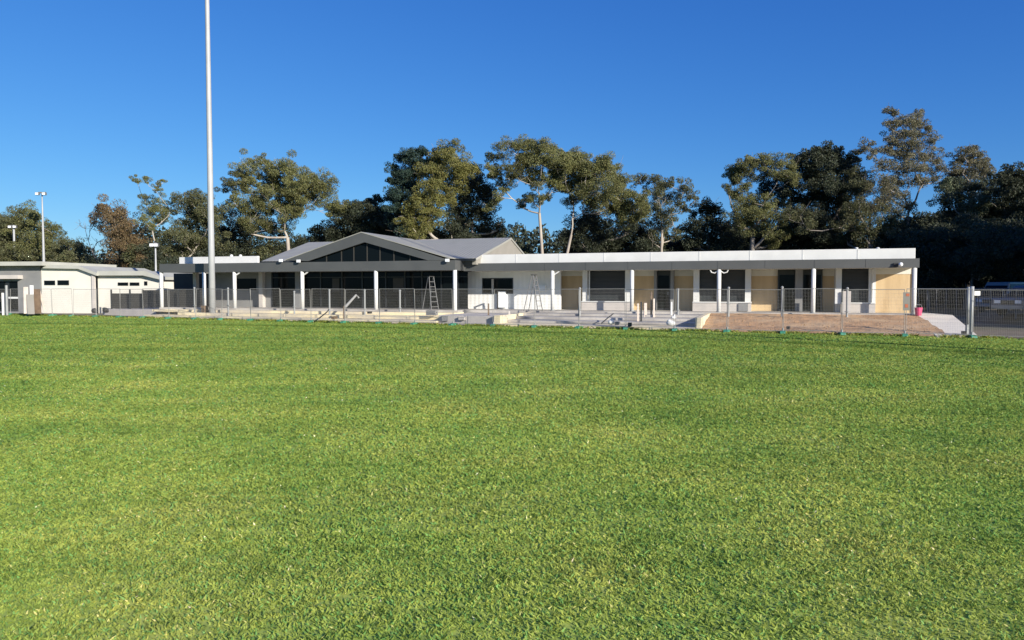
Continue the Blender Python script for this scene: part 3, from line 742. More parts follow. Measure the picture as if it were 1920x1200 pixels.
stake(916, 569, 606, 'tall brown stake before the black strip window', D=41.6)
stake(955, 583, 606, 'short brown stake left of the concrete steps', D=41.5, m='counter')
stake(1202, 566, 603, 'dark steel stake standing in the steps', m='frame', D=38.8)
stake(1196, 569, 600, 'pale timber stake beside the dark steel stake in the steps', m='paleply', D=39.2)
stake(1221, 548, 585, 'brown post at the left of the canteen door', D=41.3)
stake(1226, 560, 586, 'pale post touching the brown post by the canteen door', m='paleply', D=41.1)
stake(1259, 566, 583, 'short white post right of the canteen door', m='white', D=41.0)
stake(1210, 568, 584, 'short pale board upright left of the canteen door', m='paleply', D=41.4, r=.09)
# sloping grey rail on the terrace
a1_, b1_ = P(646, 577, 45), P(668, 553, 45.6); c1_ = P(673, 559, 45.6)
o = tag(MB().tube([a1_, b1_, c1_], [.09, .07, .06], 8).build('sloping_handrail', M['midgrey']), 'sloping grey handrail rising behind the brown terrace stake', 'handrail')
MB().tube([(a1_.x, a1_.y, .3), a1_], .05, 8).build('rail_foot', M['midgrey'], o)
def crate(px, y0, y1, wpx_, D, label, m='midgrey', name='equipment_box', cat='box'):
    b = P(px, y1, D); h = P(px, y0, D).z-b.z; wd = wpx_*D/F
    t = empty(name, (b.x, b.y, b.z), A+random.uniform(-.2, .2), label, cat, 'boxes left on the terrace')
    MB().box(-wd/2, wd/2, -.2, .2, 0, h*.86).build('body', M[m], t, bevel=.01)
    MB().box(-wd/2-.015, wd/2+.015, -.215, .215, h*.86+.002, h).build('lid', M[m], t, bevel=.008)
    for s_ in (-1, 1): MB().box(s_*(wd/2+.005)-.01, s_*(wd/2+.005)+.01, -.06, .06, h*.5, h*.62).build('handle', M['black'], t)
crate(810, 582, 591, 19, 43, 'wide dark grey box on the middle terrace tier')
crate(836, 592, 602, 12, 41.8, 'square dark grey box left of the white corner post')
crate(868, 594, 600, 13, 41.3, 'low grey box just right of the white corner post', 'counter')
crate(384, 573, 587, 7, 50.5, 'dark brown bin at the foot of the floodlight pole', 'brown', 'bin', 'bin')
crate(693, 584, 588, 5, 43.5, 'tiny black box left of the white post under the gable', 'black')
crate(627, 593, 598, 6, 42.8, 'small dark box low on the terrace left of the brown stake', 'brown')
crate(1181, 605, 612, 7, 36.4, 'black box on the bottom step by the fence', 'black')
crate(1158, 603, 609, 7, 37, 'grey box on the lower steps left of the black box', 'midgrey')
crate(1807, 621, 627, 7, 31.2, 'black box lying on the foot of the concrete ramp', 'black')
crate(1478, 612, 617, 6, 33.6, 'small black block on the soil bank by a green foot', 'black')
def sack(px, py, D, label, r=.16):
    b = P(px, py, D); mb = MB(); mb.ball((0, 0, .1), r, 12, (1.2, .8, .7)).ball((.08, .03, .2), r*.6, 10, (1, .8, .7))
    t = mb.build('sandbag', M['white'], smooth=True); t.location = (b.x, b.y, max(0, b.z)); t.rotation_euler = (0, 0, random.uniform(0, 3))
    tag(t, label, 'bag', 'pale bags dropped by the steps')
sack(1263, 599, 38, 'small white bag lying on the steps', .13); sack(1258, 610, 36, 'larger white bag at the foot of the steps', .2)
sack(1146, 608, 37, 'flat pale bag on the lower steps under the widest shutter', .18)
# rubble / kinked rail shadows on the steps: bent reinforcement bars lying there
a1_ = P(1128, 606, 37.3); b1_ = P(1142, 594, 38.4); c1_ = P(1150, 588, 39.5)
tag(MB().tube([a1_, b1_, b1_+Vector((.1, .1, .05)), c1_], .03, 6).build('steel_rail', M['frame']), 'dark bent steel rail lying up the concrete steps', 'rail')
a1_ = P(598, 597, 43); b1_ = P(612, 586, 44); c1_ = P(617, 580, 44.2)
tag(MB().tube([a1_, b1_, c1_], .035, 6).build('steel_rail', M['frame']), 'dark steel rail leaning on the terrace left of the brown stake', 'rail')
# pink bucket
b = P(1722, 587, 38.6); t = empty('bucket', (b.x, b.y, .6), 0, 'pink bucket beside the white end post of the pavilion', 'bucket')
MB().tube([(0, 0, 0), (0, 0, .42)], [.14, .19], 16).build('pail', M['pink'], t, smooth=False)
MB().tube([(-.19, 0, .4), (-.12, 0, .56), (.12, 0, .56), (.19, 0, .4)], .012, 6).build('handle', M['galv'], t)
# leaning boards by the clubroom
def board(px0, y0, px1, y1, D, wd, m, label, th=.04):
    a = P(px0, y0, D+.7); b = P(px1, y1, D); b.z = max(b.z, .02)
    o = MB().hexa([(b.x-wd/2, b.y, b.z), (b.x+wd/2, b.y, b.z), (b.x+wd/2, b.y+th, b.z), (b.x-wd/2, b.y+th, b.z)], [(a.x-wd/2, a.y, a.z), (a.x+wd/2, a.y, a.z), (a.x+wd/2, a.y+th, a.z), (a.x-wd/2, a.y+th, a.z)]).build('leaning_board', M[m])
    tag(o, label, 'board', 'boards leaning before the grey clubroom wall')
board(48, 538, 49, 588, 53.5, .32, 'paleply', 'narrow pale board leaning at the left of the board stack')
board(59, 535, 60, 588, 53.8, .26, 'white', 'tallest white board of the leaning stack')
board(66, 542, 68, 588, 54.0, .7, 'brown', 'wide brown board leaning in the middle of the stack')
board(56, 552, 58, 589, 53.2, .5, 'gable', 'short grey-pink board at the front of the stack')
board(73, 543, 84, 582, 54.3, .14, 'paleply', 'pale plank sloping down to the right of the stack')
board(69, 545, 79, 586, 54.1, .10, 'counter', 'thin grey plank sloping beside the pale plank')
for x, y0, y1, D, lb, r in ((196, 563, 583, 55.5, 'small dark bag hanging on the fence left of the screen', .16), (198, 578, 586, 55, 'black lump on the ground left of the charcoal screen', .22), (177, 582, 587, 55, 'dark bag at the base of the clubroom downpipe', .22)):
    b = P(x, y1, D); o = MB().ball((0, 0, r*.8), r, 10, (1, .8, .9)).ball((r*.5, 0, r*.5), r*.6, 8).build('dark_bag', M['black'], smooth=True); o.location = (b.x, b.y, max(0, b.z)); tag(o, lb, 'bag', 'dark bags by the clubroom')

# ------------------------------------------------------------------ vehicles in the shade at the right edge
def car(name, loc, rz, col, label, Lc=4.8, H=1.75, van=False):
    t = empty(name, loc, rz, label, 'car', 'vehicles parked behind the boundary fence')
    m = mat('paint_'+name, col, .3)
    W = .9
    low = [(-Lc/2, .45), (-Lc/2, .95), (-Lc/2+.1, 1.0), (-Lc*.22, 1.05), (Lc/2-.05, 1.1), (Lc/2, .5)]
    if van: topp = [(-Lc*.36, 1.05), (-Lc*.20, H), (Lc/2-.1, H+.03), (Lc/2-.04, 1.1)]
    else: topp = [(-Lc*.24, 1.06), (-Lc*.10, H-.05), (Lc*.12, H), (Lc*.40, H-.08), (Lc*.47, 1.1)]
    b_ = MB().prism(low, 'y', -W, W)
    b_.build('body', m, t, bevel=.07)
    n = len(topp); vs = [(x, -W+.04 if z < 1.2 else -W+.18, z) for x, z in topp]+[(x, W-.04 if z < 1.2 else W-.18, z) for x, z in topp]
    MB().add(vs, [tuple(range(n))[::-1], tuple(range(n, 2*n))]+[(i, (i+1) % n, n+(i+1) % n, n+i) for i in range(n)]).build('cabin', m, t, bevel=.04)
    ws = MB().add([(topp[0][0]-.012, -W+.12, 1.12), (topp[0][0]-.012, W-.12, 1.12), (topp[1][0]-.03, W-.24, topp[1][1]-.06), (topp[1][0]-.03, -W+.24, topp[1][1]-.06)], [(0,1,2,3)]); ws.build('windscreen', M['glass'], t)
    for s_ in (-1, 1):
        y0_, y1_ = s_*(W-.02), s_*(W-.14)
        x0, x1, x2, x3 = topp[0][0]+.25, topp[1][0]+.1, topp[-2][0]-.2, topp[-1][0]-.25
        MB().add([(x0, y0_, 1.14), (x3, y0_, 1.14), (x2, y1_, H-.14), (x1, y1_, H-.14)], [(0,1,2,3)]).build('side_window', M['glass'], t)
        for x in (-Lc*.31, Lc*.30):
            wh = MB().tube([(x, s_*(W-.2), .34), (x, s_*(W+.015), .34)], .34, 20).build('wheel', M['tyre'], t)
            MB().tube([(x, s_*(W+.016), .34), (x, s_*(W+.03), .34)], .2, 14).build('rim', M['galv'], wh)
        MB().box(-Lc/2-.02, -Lc/2+.1, s_*.55-.17, s_*.55+.17, .72, .90).build('headlight', M['lens'], t)
        MB().box(topp[0][0]+.2, topp[0][0]+.36, s_*(W+.02), s_*(W+.2), 1.08, 1.24).build('mirror', m, t)
    MB().box(-Lc/2-.03, -Lc/2+.05, -.36, .36, .66, .88).build('grille', M['frame'], t)
    MB().box(-Lc/2-.09, -Lc/2+.06, -W+.05, W-.05, .40, .60).build('bumper', M['galv'], t, bevel=.02)
    return t
q = P(1905, 560, 43); car('parked_car', (q.x+.9, q.y, .45), R(28), (.07,.09,.13), 'blue-grey car parked facing left in the shade at the right edge')
q = P(1868, 560, 52); car('parked_van', (q.x+1.2, q.y+1, .35), R(35), (.16,.165,.16), 'pale van parked behind the blue-grey car in the shade', 5.0, 2.1, True)

# ------------------------------------------------------------------ trees
def leafmat(name, c, var=.25, trans=.25):
    m = mat(name, c, .6, 0, .3); t, b = nodes(m); L = t.links.new
    at = t.nodes.new('ShaderNodeAttribute'); at.attribute_name = 'tint'
    mx = t.nodes.new('ShaderNodeMix'); mx.data_type = 'RGBA'; mx.blend_type = 'MULTIPLY'; mx.inputs[0].default_value = 1
    mx.inputs[6].default_value = (*c, 1); L(at.outputs['Color'], mx.inputs[7]); L(mx.outputs[2], b.inputs['Base Color'])
    tr = t.nodes.new('ShaderNodeBsdfTranslucent'); L(mx.outputs[2], tr.inputs[0]); ms = t.nodes.new('ShaderNodeMixShader'); ms.inputs[0].default_value = trans
    L(b.outputs[0], ms.inputs[1]); L(tr.outputs[0], ms.inputs[2]); L(ms.outputs[0], t.nodes['Material Output'].inputs[0])
    return m
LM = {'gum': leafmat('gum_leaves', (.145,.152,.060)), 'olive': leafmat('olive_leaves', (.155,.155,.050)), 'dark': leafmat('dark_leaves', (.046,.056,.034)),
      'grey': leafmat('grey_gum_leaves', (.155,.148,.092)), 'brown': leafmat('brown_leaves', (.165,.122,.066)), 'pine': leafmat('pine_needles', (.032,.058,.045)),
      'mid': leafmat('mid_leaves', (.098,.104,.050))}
BK = {'pale': noisy('pale_gum_bark', (.42,.38,.32), (.28,.24,.20), 1.2, .85, .3, stretch=(1, 1, .3)), 'dark': noisy('dark_bark', (.10,.08,.06), (.06,.05,.04), 2, .9, .4), 'grey': noisy('grey_bark', (.26,.23,.20), (.17,.15,.13), 2, .9, .3)}
def tube_np(mb, a, b_, r0, r1, n=5, wob=.1):
    d = b_-a; l = d.length
    if l < .05: return
    o = Vector((random.uniform(-1, 1), random.uniform(-1, 1), random.uniform(-.3, .3)))*l*wob
    pts = [a, a+d*.33+o*.8, a+d*.67+o, b_]
    mb.tube(pts, [r0, r0+(r1-r0)*.4, r0+(r1-r0)*.7, r1], n, cap=False)
def tree(name, label, D, bx, clumps, leaf='gum', bark='pale', fork=None, r=.28, dens=1.0, lsize=.20, depth=1.0, group='gum trees behind the pavilion', base_z=0, twiggy=0, cat='tree', flat=.8, base=None, rs=1.45):
    """clumps: (px, py, radius px[, leaf colour factor]) measured at distance D, given real depth by jitter"""
    k = D/F
    b = base or P(bx, 560, D); b = Vector((b.x, b.y, base_z))
    t = empty(name, b, 0, label, cat, group)
    cs = []
    for c in clumps:
        rr = c[2]*k*rs; off = random.uniform(-1, 1)*depth*max(1.2, rr*1.6)
        cs.append((P(c[0], c[1], D+off)-b, rr, c[3] if len(c) > 3 else 1.0))
    zt_ = max(c[0].z for c in cs); zl = min(c[0].z for c in cs)
    cx = sum(c[0].x for c in cs)/len(cs); cy = sum(c[0].y for c in cs)/len(cs)
    fz = P(bx, fork, D).z - base_z if fork else zl+(zt_-zl)*.25
    fx = cx*.25
    mb = MB(); nodes_ = []
    tp = [Vector((0, 0, -.1)), Vector((fx*.2+random.uniform(-.15, .15), 0, fz*.4)), Vector((fx*.6, cy*.2, fz*.75)), Vector((fx, cy*.3, fz))]
    top_ = Vector((cx*.7, cy*.6, fz+(zt_-fz)*.7))
    mb.tube(tp, [r*1.15, r*.95, r*.85, r*.75], 9, cap=False)
    nodes_ = [[tp[3], None, 0, r*.75], [tp[2], None, 0, r*.8]]
    order = sorted(cs, key=lambda c: (c[0]-tp[3]).length)
    for c, rr, cf in order:
        tgt = c - Vector((0, 0, rr*.35)); best = None; bd = 1e9
        for i, nd in enumerate(nodes_):
            d_ = (nd[0]-tgt).length + (0 if nd[0].z < tgt.z else 2*(nd[0].z-tgt.z)) + nd[2]*.3
            if d_ < bd: bd = d_; best = i
        nd = nodes_[best]; r1 = max(.025, min(nd[3]*.62, .12*r/.28)); r0 = max(nd[3]*.8 if nd[2] else nd[3]*.65, r1)
        mid = nd[0].lerp(tgt, .55) - Vector((0, 0, (tgt-nd[0]).length*.06))
        tube_np(mb, nd[0], mid, r0, (r0+r1)/2, 6, .06); tube_np(mb, mid, tgt, (r0+r1)/2, r1, 5, .06)
        nodes_.append([mid, best, nd[2]+1, (r0+r1)/2]); nodes_.append([tgt, best, nd[2]+2, r1])
        for q in range(3 + int(twiggy)):
            e = c + Vector((random.gauss(0, .5), random.gauss(0, .5), random.gauss(.1, .45)))*rr
            tube_np(mb, tgt, e, r1*.6, .012, 3, .12)
    mb.build('trunk', BK[bark], t, smooth=True)
    # foliage
    Vs, Ts = [], []
    for c, rr, cf in cs:
        n = int(max(40, dens*400*(rr/.5)**2*(.2/lsize)**1.3)); n = min(n, 12000)
        # sub-lumps give the clump an uneven outline
        ns = max(4, int(6+rr*5)); sub = rng.normal(0, .48, (ns, 3))*rr; sub[:, 2] *= flat
        sr = rr*rng.uniform(.35, .62, ns); pick = rng.integers(0, ns, n)
        d_ = rng.normal(0, 1, (n, 3)); d_ /= np.linalg.norm(d_, axis=1)[:, None]+1e-9
        p = sub[pick] + d_*(sr[pick]*rng.uniform(.25, 1.0, n)**.5)[:, None]*np.array([1, 1, .75])
        p += np.array(c)[None]
        a = rng.normal(0, 1, (n, 3)); a[:, 2] -= .5; a /= np.linalg.norm(a, axis=1)[:, None]
        b2 = np.cross(a, rng.normal(0, 1, (n, 3))); b2 /= np.linalg.norm(b2, axis=1)[:, None]+1e-9
        ls = (lsize*.74*rng.uniform(.6, 1.3, n))[:, None]; wd = ls*.46
        V_ = np.stack([p-a*ls*.5, p+b2*wd*.5, p+a*ls*.5, p-b2*wd*.5], 1)
        Vs.append(V_)
        tt = rng.uniform(.65, 1.4, n)*cf*rng.uniform(.85, 1.15); T = np.stack([tt*rng.uniform(.9, 1.15, n), tt, tt*rng.uniform(.8, 1.1, n), np.ones(n)], 1); Ts.append(T)
    if Vs and leaf:
        quads('crown', np.concatenate(Vs).astype(np.float32), np.concatenate(Ts).astype(np.float32), LM[leaf], t)
    return t
TR = [
('gum_tree','dark gum cut by the left edge behind the short far pole',95,8,[(4,412,20),(18,428,17),(2,440,24),(20,455,20),(8,475,24),(26,480,14),(-18,430,25),(-15,470,30)],'mid','grey',470,.25,1.0,.26,{}),
('gum_tree','rounded gum behind the second far floodlight pole',92,70,[(50,402,16),(67,407,14),(45,425,17),(82,425,15),(99,432,13),(60,448,20),(90,450,18),(42,470,20),(72,474,20),(95,478,14)],'gum','grey',480,.25,1.0,.24,{}),
('bushy_tree','low grey-green bushy tree right of the far floodlight pole',88,130,[(112,458,12),(128,457,12),(146,460,13),(118,478,16),(150,480,16),(166,488,12),(100,485,12),(135,492,16)],'mid','pale',490,.16,.9,.22,{}),
('bare_tree','leafless pale tree between the bushy tree and the brown tree',84,184,[(160,425,8),(170,415,8),(178,410,7),(150,420,6),(188,425,8),(165,445,8),(182,450,9),(195,455,8),(172,465,8),(190,478,8),(200,440,6)],None,'grey',490,.12,0,.2,{'twiggy':6}),
('brown_tree','reddish-brown leafed tree left of the tall forked gum',80,238,[(192,400,15),(212,400,18),(233,412,16),(205,420,17),(224,433,20),(245,440,16),(215,448,14),(226,462,18),(250,468,20),(236,488,18),(262,484,16),(256,455,12)],'brown','grey',480,.22,1.1,.22,{}),
('gum_tree','tall thin gum with detached leaf tufts at its top',78,292,[(256,338,9),(271,336,9),(294,348,9),(292,356,6),(307,338,6),(272,372,13),(281,392,17),(270,410,11),(303,384,14),(316,398,17),(298,412,15),(285,425,10),(325,378,9)],'gum','pale',455,.15,1.4,.16,{'rs':1.08}),
('gum_tree','broad gum just left of the tall floodlight pole',79,345,[(345,374,15),(356,388,15),(372,372,14),(382,392,18),(360,402,17),(340,422,15),(374,418,18),(345,445,14),(395,410,16),(320,440,13),(372,448,20),(340,470,17),(310,470,16),(365,475,20),(395,455,18)],'mid','pale',490,.24,1.1,.22,{}),
('gum_tree','wide spreading gum with white limbs right of the floodlight pole',80,545,[(474,312,15),(487,302,8),(503,311,10),(532,308,16),(523,322,12),(424,350,11,.45),(434,343,8,.5),(447,325,10,.6),(463,332,13),(452,348,12,.7),(470,347,12),(510,335,13,.7),(537,340,13),(572,333,16),(588,341,16),(603,352,17),(561,352,16),(584,363,17),(612,368,12),(606,340,10),(478,366,13),(497,362,14),(518,368,16),(540,365,13),(548,378,17),(520,385,14),(440,375,12,.9),(455,388,13),(468,398,11),(500,398,14,.8),(534,398,14),(556,398,11,.7),(618,388,12),(492,330,15),(545,325,14),(512,355,16),(560,350,15),(485,385,15),(470,410,14,.8),(528,412,14,.8),(500,425,13,.7),(470,432,12,.6),(552,362,15),(575,385,12),(634,388,12),(645,384,8),(628,400,10)],'gum','pale',445,.24,1.35,.19,{'twiggy':2}),
('dark_tree','dark spreading understorey tree beneath the wide gum',84,465,[(415,400,14),(432,412,16),(420,435,18),(450,425,16),(475,425,18),(500,425,16),(440,450,18),(470,455,20),(505,450,14),(530,440,11),(415,465,18),(490,478,16),(545,465,14),(520,480,14),(450,480,18)],'dark','grey',455,.2,.8,.24,{'twiggy':2}),
('cypress_tree','low dark cypress mass left of the gable peak',82,660,[(702,375,11),(683,386,14),(716,388,13),(665,396,15),(648,408,16),(695,405,20),(672,420,22),(640,432,20),(715,412,18),(612,436,14),(655,450,22),(700,435,24),(630,460,24),(690,462,26),(660,475,24),(725,440,20),(600,460,14),(730,400,10)],'dark','dark',480,.3,1.5,.26,{}),
('pine_tree','blue-green pine with layered branches, tallest left of the olive gum',76,768,[(770,287,14),(790,285,11),(757,297,12),(738,312,9),(775,305,17),(795,303,13),(748,322,13),(765,328,18),(788,325,16),(734,338,9),(756,345,18),(742,362,14),(778,350,18),(735,372,9),(760,372,18),(785,375,16),(742,392,15),(765,400,20),(735,408,10),(755,425,18)],'pine','dark',400,.35,1.3,.22,{'flat':.4}),
('gum_tree','dense olive gum leaning over the blue-green pine',75,822,[(815,288,12,.8),(832,287,13),(848,294,17),(866,308,17),(882,322,13),(832,310,18),(852,325,20),(812,318,16),(828,340,20),(803,338,15),(855,350,19),(805,362,18),(835,368,18),(792,380,15),(770,398,13,.9),(815,390,16),(778,418,15),(795,405,16),(764,432,16),(783,440,17),(800,425,13),(760,415,11),(893,316,9)],'olive','pale',450,.34,1.5,.2,{}),
('dark_tree','dark tree filling the gap between the olive gum and the airy gum',80,885,[(893,335,14),(880,350,18),(905,350,15),(868,372,18),(895,375,20),(915,372,14),(858,398,18),(885,402,20),(912,400,16),(845,425,20),(875,430,20),(905,428,18),(932,425,14),(925,450,18),(890,455,20),(850,455,20),(960,455,15),(945,440,12),(820,450,16)],'dark','pale',440,.28,1.1,.24,{'twiggy':2}),
('gum_tree','airy tall gum with round tufts at its left and a straight white trunk',74,1019,[(955,271,15),(970,276,8),(925,297,11),(919,315,8),(932,318,12),(925,328,11),(988,278,13),(1003,275,14),(1022,275,15),(1038,285,14),(1045,298,12),(975,296,13,.8),(995,297,18),(1018,297,18),(963,312,13,.7),(982,315,14,.8),(1005,318,14),(1030,315,17),(1046,318,12),(958,332,12,.6),(975,333,10,.7),(1025,332,12),(944,348,10,.6),(935,362,9),(985,374,9,.5),(997,372,8,.6),(1012,374,10,.8),(980,385,8,.5),(1026,367,7,.5),(1048,332,14),(1052,350,12),(1040,345,10),(1010,343,10),(1000,334,12),(925,375,11),(915,388,9)],'gum','pale',400,.18,1.35,.18,{'twiggy':4,'rs':1.45}),
('gum_tree','broad golden-green gum with leaning reddish limbs',74,1052,[(1066,294,12),(1078,292,13),(1090,303,13),(1060,310,15),(1078,315,18),(1100,318,16),(1127,304,12),(1137,312,14),(1120,322,15),(1148,325,14),(1158,338,12),(1060,332,16),(1085,338,19),(1110,342,18),(1135,345,18),(1158,355,15),(1165,372,13),(1070,352,15),(1095,360,15),(1125,366,16),(1148,372,15),(1180,362,12),(1196,375,15),(1185,388,15),(1205,385,10),(1165,392,14),(1145,392,11,.8),(1200,402,14),(1180,410,13),(1128,390,12,.8),(1075,375,12,.7),(1108,380,12,.8),(1160,412,13),(1095,298,11)],'gum','pale',440,.17,1.4,.19,{'twiggy':4,'rs':1.5}),
('dark_tree','dark lower tree behind the limbs of the golden-green gum',80,1110,[(1095,398,12),(1085,415,15),(1110,412,15),(1105,432,18),(1075,440,16),(1125,430,16),(1135,450,16),(1060,455,14),(1100,458,20),(1160,440,18),(1178,430,14),(1200,425,16),(1190,450,20),(1215,442,16),(1160,462,20),(1220,465,18),(1135,415,10)],'dark','grey',455,.26,1.0,.24,{}),
('gum_tree','thin open grey-green gum behind the widest roller shutter',78,1238,[(1197,340,9),(1210,336,8),(1225,338,11),(1240,345,13),(1255,342,9),(1275,350,12),(1281,358,8),(1235,362,13),(1214,355,8),(1250,372,12),(1270,378,11),(1238,385,13),(1296,368,8),(1304,372,7),(1285,388,10),(1258,396,13),(1240,405,11),(1215,395,11),(1228,422,13),(1262,415,11),(1245,435,14),(1222,445,13),(1265,440,12)],'mid','pale',430,.17,.95,.2,{'twiggy':3}),
('bushy_tree','low dark bushy tree in the dip right of the open gum',80,1330,[(1325,382,10),(1338,390,10),(1310,392,9),(1350,400,11),(1325,405,13),(1300,408,9),(1340,418,15),(1312,428,16),(1355,430,14),(1330,445,20),(1300,445,18),(1280,455,14),(1360,450,18),(1275,432,10)],'dark','grey',440,.2,1.2,.24,{}),
('gum_tree','grey-green gum with a flat top left of the dark cypress',76,1408,[(1372,322,12),(1382,312,11),(1398,305,12),(1405,297,9),(1418,308,13),(1435,303,12),(1452,309,12),(1468,307,11),(1484,312,12),(1376,338,11,.7),(1388,328,14),(1410,322,14,.8),(1435,322,12,.7),(1460,325,13),(1484,330,13),(1365,355,9,.7),(1380,360,12),(1394,350,10),(1388,378,14),(1408,372,12),(1430,378,13),(1378,395,14,.8),(1402,398,15),(1425,400,14),(1445,395,12),(1460,412,13),(1390,418,14,.8),(1415,422,15),(1440,430,14),(1470,435,14),(1448,450,14)],'gum','grey',430,.3,1.2,.19,{'twiggy':1}),
('dark_tree','dark backing tree below the flat-topped gum',82,1425,[(1440,345,14),(1460,350,16),(1435,365,14),(1460,378,18),(1375,425,16),(1400,440,20),(1430,450,22),(1375,455,20),(1455,460,20),(1480,445,20),(1405,465,20),(1350,470,18),(1500,465,20)],'dark','dark',460,.3,1.0,.25,{}),
('cypress_tree','dark cypress with spiky top left of the tall grey gum',78,1545,[(1508,295,10),(1530,280,7),(1540,285,9),(1553,279,7),(1565,283,7),(1573,280,6),(1524,296,13),(1545,296,15),(1568,297,15),(1588,300,13),(1603,300,9),(1498,305,12),(1515,315,17),(1542,318,20),(1570,318,20),(1595,320,17),(1490,330,14),(1512,340,20),(1545,345,22),(1578,345,22),(1605,342,18),(1480,358,16),(1505,370,20),(1540,375,22),(1575,378,22),(1485,395,18),(1520,405,22),(1560,410,22),(1598,400,20),(1500,430,22),(1540,440,24),(1580,440,24)],'dark','dark',440,.4,1.5,.25,{}),
('gum_tree','tallest sparse grey gum on the right with open crown',74,1700,[(1667,208,9),(1676,212,7),(1722,214,8),(1716,222,9),(1688,228,11),(1702,230,12),(1664,232,8),(1676,240,11),(1726,236,11),(1740,248,11),(1694,248,13),(1712,252,14),(1668,258,9),(1680,266,13),(1700,272,14),(1722,272,14),(1744,270,11),(1660,278,10),(1676,288,12),(1698,292,14),(1722,295,14),(1746,292,12),(1758,308,9),(1766,318,8),(1690,310,13),(1715,315,13),(1738,316,12),(1668,312,12),(1625,272,10),(1637,284,10),(1612,282,8),(1648,300,9),(1684,335,13),(1708,338,13),(1730,340,11),(1752,336,9),(1655,338,15),(1640,355,15),(1668,362,15),(1695,362,13),(1652,385,16),(1630,380,15),(1678,390,14),(1705,388,11)],'grey','grey',430,.28,.95,.19,{'twiggy':3}),
('gum_tree','brownish lower gum tucked before the tall grey gum',73,1640,[(1610,330,14,.8),(1622,350,14),(1605,365,14),(1632,395,15),(1610,390,14),(1655,405,15),(1590,395,13),(1625,418,16),(1600,425,15),(1650,430,15),(1675,418,13),(1575,420,13),(1500,400,12),(1480,405,12),(1515,425,13),(1590,450,16),(1630,450,18)],'mid','grey',440,.26,.9,.2,{}),
('gum_tree','small-headed gum standing up right of the tall grey gum',76,1815,[(1808,288,11),(1820,285,10),(1833,291,10),(1802,302,11,.7),(1820,303,13),(1838,305,11),(1846,312,10),(1805,320,12,.8),(1826,322,14),(1845,326,12),(1790,330,12),(1778,340,12),(1810,340,14)],'grey','grey',370,.22,1.2,.19,{}),
('dark_tree','dark broad tree with green-gold patches near the right edge',70,1812,[(1778,352,15,2.2),(1795,350,15,1.8),(1815,360,17,1.6),(1840,350,15),(1855,345,14),(1780,372,14,1.8),(1800,378,17,2),(1825,382,18,2),(1850,378,16,1.6),(1872,388,15,2),(1888,392,13,2),(1860,400,17,1.6),(1835,405,17),(1805,402,17),(1782,400,15),(1770,425,14),(1795,425,16),(1820,428,16),(1848,425,16),(1875,420,14,1.5)],'dark','grey',480,.28,1.4,.23,{'cat':'tree'}),
('dark_tree','tall dark tree cut by the right edge',66,1905,[(1878,330,11),(1895,322,12),(1912,328,12),(1885,345,16),(1908,345,18),(1930,340,18),(1878,362,14),(1900,368,18),(1925,370,20),(1905,395,20),(1930,400,22),(1900,420,20),(1925,430,22),(1885,440,16),(1910,455,22),(1950,380,24),(1955,430,26),(1890,410,12)],'dark','dark',470,.3,1.6,.24,{}),
]
for (nm, lb, D, bx, cl, leaf, bark, fork, r_, dens, ls, kw) in TR:
    tree(nm, lb, D, bx, cl, leaf, bark, fork, r_, dens*1.0, ls, **kw)
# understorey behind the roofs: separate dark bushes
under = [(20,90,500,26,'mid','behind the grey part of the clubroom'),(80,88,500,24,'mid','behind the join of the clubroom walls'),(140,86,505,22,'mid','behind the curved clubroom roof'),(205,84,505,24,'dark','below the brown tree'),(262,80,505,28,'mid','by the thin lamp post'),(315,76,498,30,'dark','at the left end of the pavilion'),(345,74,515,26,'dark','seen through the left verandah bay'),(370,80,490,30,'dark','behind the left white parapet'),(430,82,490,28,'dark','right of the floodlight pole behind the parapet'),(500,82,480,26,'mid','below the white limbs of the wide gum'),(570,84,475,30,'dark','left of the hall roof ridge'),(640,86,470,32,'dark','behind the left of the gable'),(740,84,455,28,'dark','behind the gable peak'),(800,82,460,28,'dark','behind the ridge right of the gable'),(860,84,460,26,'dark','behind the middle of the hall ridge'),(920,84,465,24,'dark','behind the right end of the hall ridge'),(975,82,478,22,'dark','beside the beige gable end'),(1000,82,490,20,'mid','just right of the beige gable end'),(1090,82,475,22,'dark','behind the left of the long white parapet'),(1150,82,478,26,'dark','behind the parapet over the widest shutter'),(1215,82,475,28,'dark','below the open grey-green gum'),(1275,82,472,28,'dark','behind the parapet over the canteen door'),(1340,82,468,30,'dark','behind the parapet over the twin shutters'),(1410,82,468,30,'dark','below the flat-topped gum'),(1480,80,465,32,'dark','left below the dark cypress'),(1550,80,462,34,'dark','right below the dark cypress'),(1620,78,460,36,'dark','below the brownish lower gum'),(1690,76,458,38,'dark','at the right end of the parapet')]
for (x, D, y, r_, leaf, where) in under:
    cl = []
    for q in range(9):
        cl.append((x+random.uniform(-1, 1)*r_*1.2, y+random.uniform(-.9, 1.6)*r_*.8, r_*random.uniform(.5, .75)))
    tree('bush', 'dense dark bush ' + where, D, x, cl, leaf, 'dark', y+25, .12, 1.3, .28, group='bushes filling below the gums')
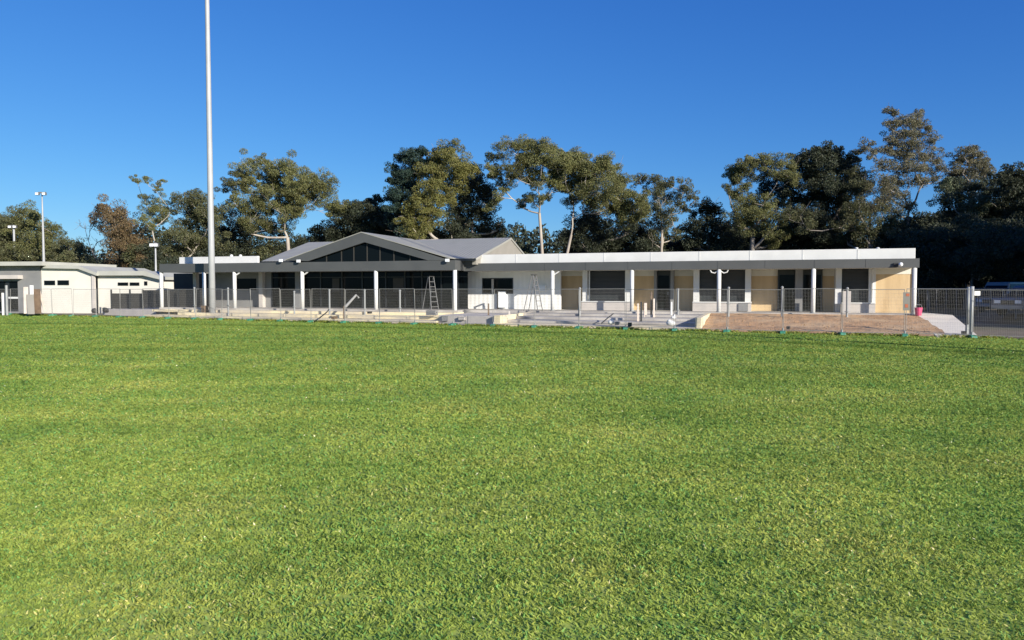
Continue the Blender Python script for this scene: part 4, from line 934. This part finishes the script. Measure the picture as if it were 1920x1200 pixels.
# shaded thicket right of the pavilion: each tree has a trunk one can see
th = [(1735,60,[(1730,475,26),(1750,500,24),(1725,450,24),(1760,460,26),(1735,520,20),(1755,535,16)],1742,'just right of the white end post',.10),
(1790,64,[(1775,440,26),(1800,455,28),(1785,480,28),(1815,440,24),(1770,505,22),(1805,510,22)],1822,'with a crooked pale trunk right of the pavilion',.16),
(1830,58,[(1830,430,24),(1850,450,28),(1820,470,26),(1855,490,26),(1835,515,22)],1818,'with a straight thin trunk behind the ramp',.10),
(1880,60,[(1875,440,26),(1895,465,30),(1870,485,26),(1905,500,28),(1880,525,24)],1884,'behind the pale van',.12),
(1930,56,[(1915,440,28),(1935,470,30),(1920,500,28),(1945,520,28),(1960,450,30)],1925,'over the blue-grey car',.12)]
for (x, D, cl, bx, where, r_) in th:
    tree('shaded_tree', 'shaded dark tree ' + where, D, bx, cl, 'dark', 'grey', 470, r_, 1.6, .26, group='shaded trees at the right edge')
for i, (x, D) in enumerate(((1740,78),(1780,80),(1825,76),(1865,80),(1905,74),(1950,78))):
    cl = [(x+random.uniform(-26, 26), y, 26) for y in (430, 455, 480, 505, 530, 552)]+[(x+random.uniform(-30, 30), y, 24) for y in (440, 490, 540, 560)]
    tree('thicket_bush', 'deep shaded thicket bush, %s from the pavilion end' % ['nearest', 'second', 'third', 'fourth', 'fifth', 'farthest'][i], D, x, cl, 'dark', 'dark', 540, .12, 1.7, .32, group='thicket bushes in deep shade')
# row of gums beyond the right edge: they shade the thicket and the vehicles
for i, (X, Y, h_) in enumerate(((39.5, 29.5, 13), (46, 33, 14), (53, 36, 15), (60, 31, 14), (46, 42, 15), (56, 46, 16), (66, 39, 16))):
    cl = []
    bb = Vector((X, Y, 0)); 
    t_ = None
    k = Y/F
    for q in range(22):
        a_ = random.uniform(0, 6.28); rad = random.uniform(0, 3.6); zz = random.uniform(1.5, h_)
        rad *= (1.15-abs(zz/h_-.5))
        wx, wy = X+rad*math.cos(a_), Y+rad*math.sin(a_)
        cl.append((960+F*wx/Y, zz, 1.6))
    # convert to pixel spec at distance Y
    cl = [(c[0], 541-(c[1]-2)*F/Y, 1.7/k) for c in cl]
    tree('gum_tree', 'gum in the row beyond the right edge of the photo, number %s out' % ['one', 'two', 'three', 'four', 'five', 'six', 'seven'][i], Y, 960+F*X/Y, cl, 'mid', 'grey', None, .25, .9, .34, depth=.35, rs=1.3, group='gum row beyond the right edge')

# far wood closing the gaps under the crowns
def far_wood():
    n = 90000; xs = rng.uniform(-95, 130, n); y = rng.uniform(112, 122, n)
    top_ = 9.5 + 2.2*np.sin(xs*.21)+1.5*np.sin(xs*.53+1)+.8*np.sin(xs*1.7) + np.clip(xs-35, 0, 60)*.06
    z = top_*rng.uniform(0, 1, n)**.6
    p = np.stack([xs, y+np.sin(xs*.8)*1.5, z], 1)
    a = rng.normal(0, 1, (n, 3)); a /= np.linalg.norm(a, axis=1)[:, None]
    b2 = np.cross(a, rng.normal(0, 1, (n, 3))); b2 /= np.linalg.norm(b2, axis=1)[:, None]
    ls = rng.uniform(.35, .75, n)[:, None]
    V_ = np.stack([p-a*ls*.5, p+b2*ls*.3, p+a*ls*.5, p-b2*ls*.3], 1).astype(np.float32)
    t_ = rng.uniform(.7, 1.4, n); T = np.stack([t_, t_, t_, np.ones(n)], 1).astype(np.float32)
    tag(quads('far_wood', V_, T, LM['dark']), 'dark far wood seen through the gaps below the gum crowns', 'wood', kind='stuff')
far_wood()

# cover strips over the parapet joints
for i in range(1, 9):
    uj = U(890, .3) + (U(1715, .3)-U(890, .3))*i/9
    part('cover_strip', 'white', MB().box(uj-.03, uj+.03, .286, .297, 3.60, 4.13))
for i in range(1, 10):
    uj = uC2 + (uR-uC2)*i/10
    part('joint_cover', 'grey', MB().box(uj-.02, uj+.02, -.152, -.143, zb+.01, zt-.01))
for x in (1105, 1636):
    part('downpipe', 'white', MB().tube([(U(x, 1.78), 1.78, FLR), (U(x, 1.78), 1.78, zb)], .04, 8))
# loose clods and stones on the bank and along its foot
cm = MB()
for i in range(420):
    uq = random.uniform(s1+.5, U(1722, -.6)-.2); g_ = random.random()**.6; fv = fence_v(uq)+.42; v = -.66+(fv+.66)*g_
    p = PF.W(uq-g_*.2, v); z = .60*(1-g_)**.85+.02; q = random.uniform(.012, .04)*random.uniform(.5, 1.2)
    cm.ball((p.x, p.y, z), q, 6, (random.uniform(.8, 1.5), 1, random.uniform(.5, .9)))
tag(cm.build('soil_clods', noisy('clod_soil', (.36,.225,.12), (.26,.165,.09), 3, .95)), 'loose clods and stones scattered over the sandy bank', 'soil', kind='stuff')

# safety notice wired to the fence before the yellow wall
q = G(1697, 632); t = empty('safety_notice', (q.x, q.y-.05, 0), FANG, 'narrow faded notice with orange-red patches on the fence before the yellow timber wall', 'notice')
z0_, z1_ = P(1697, 582, q.y).z, P(1697, 548, q.y).z
MB().box(-.13, .13, -.012, 0, z0_, z1_).build('plate', M['gable'], t)
rp = mat('faded_orange', (.55,.16,.08), .6)
MB().box(-.02, .10, -.018, -.014, z1_-.16, z1_-.05).build('upper_patch', rp, t)
MB().box(-.05, .06, -.018, -.014, z0_+.12, z0_+.26).build('lower_patch', rp, t)
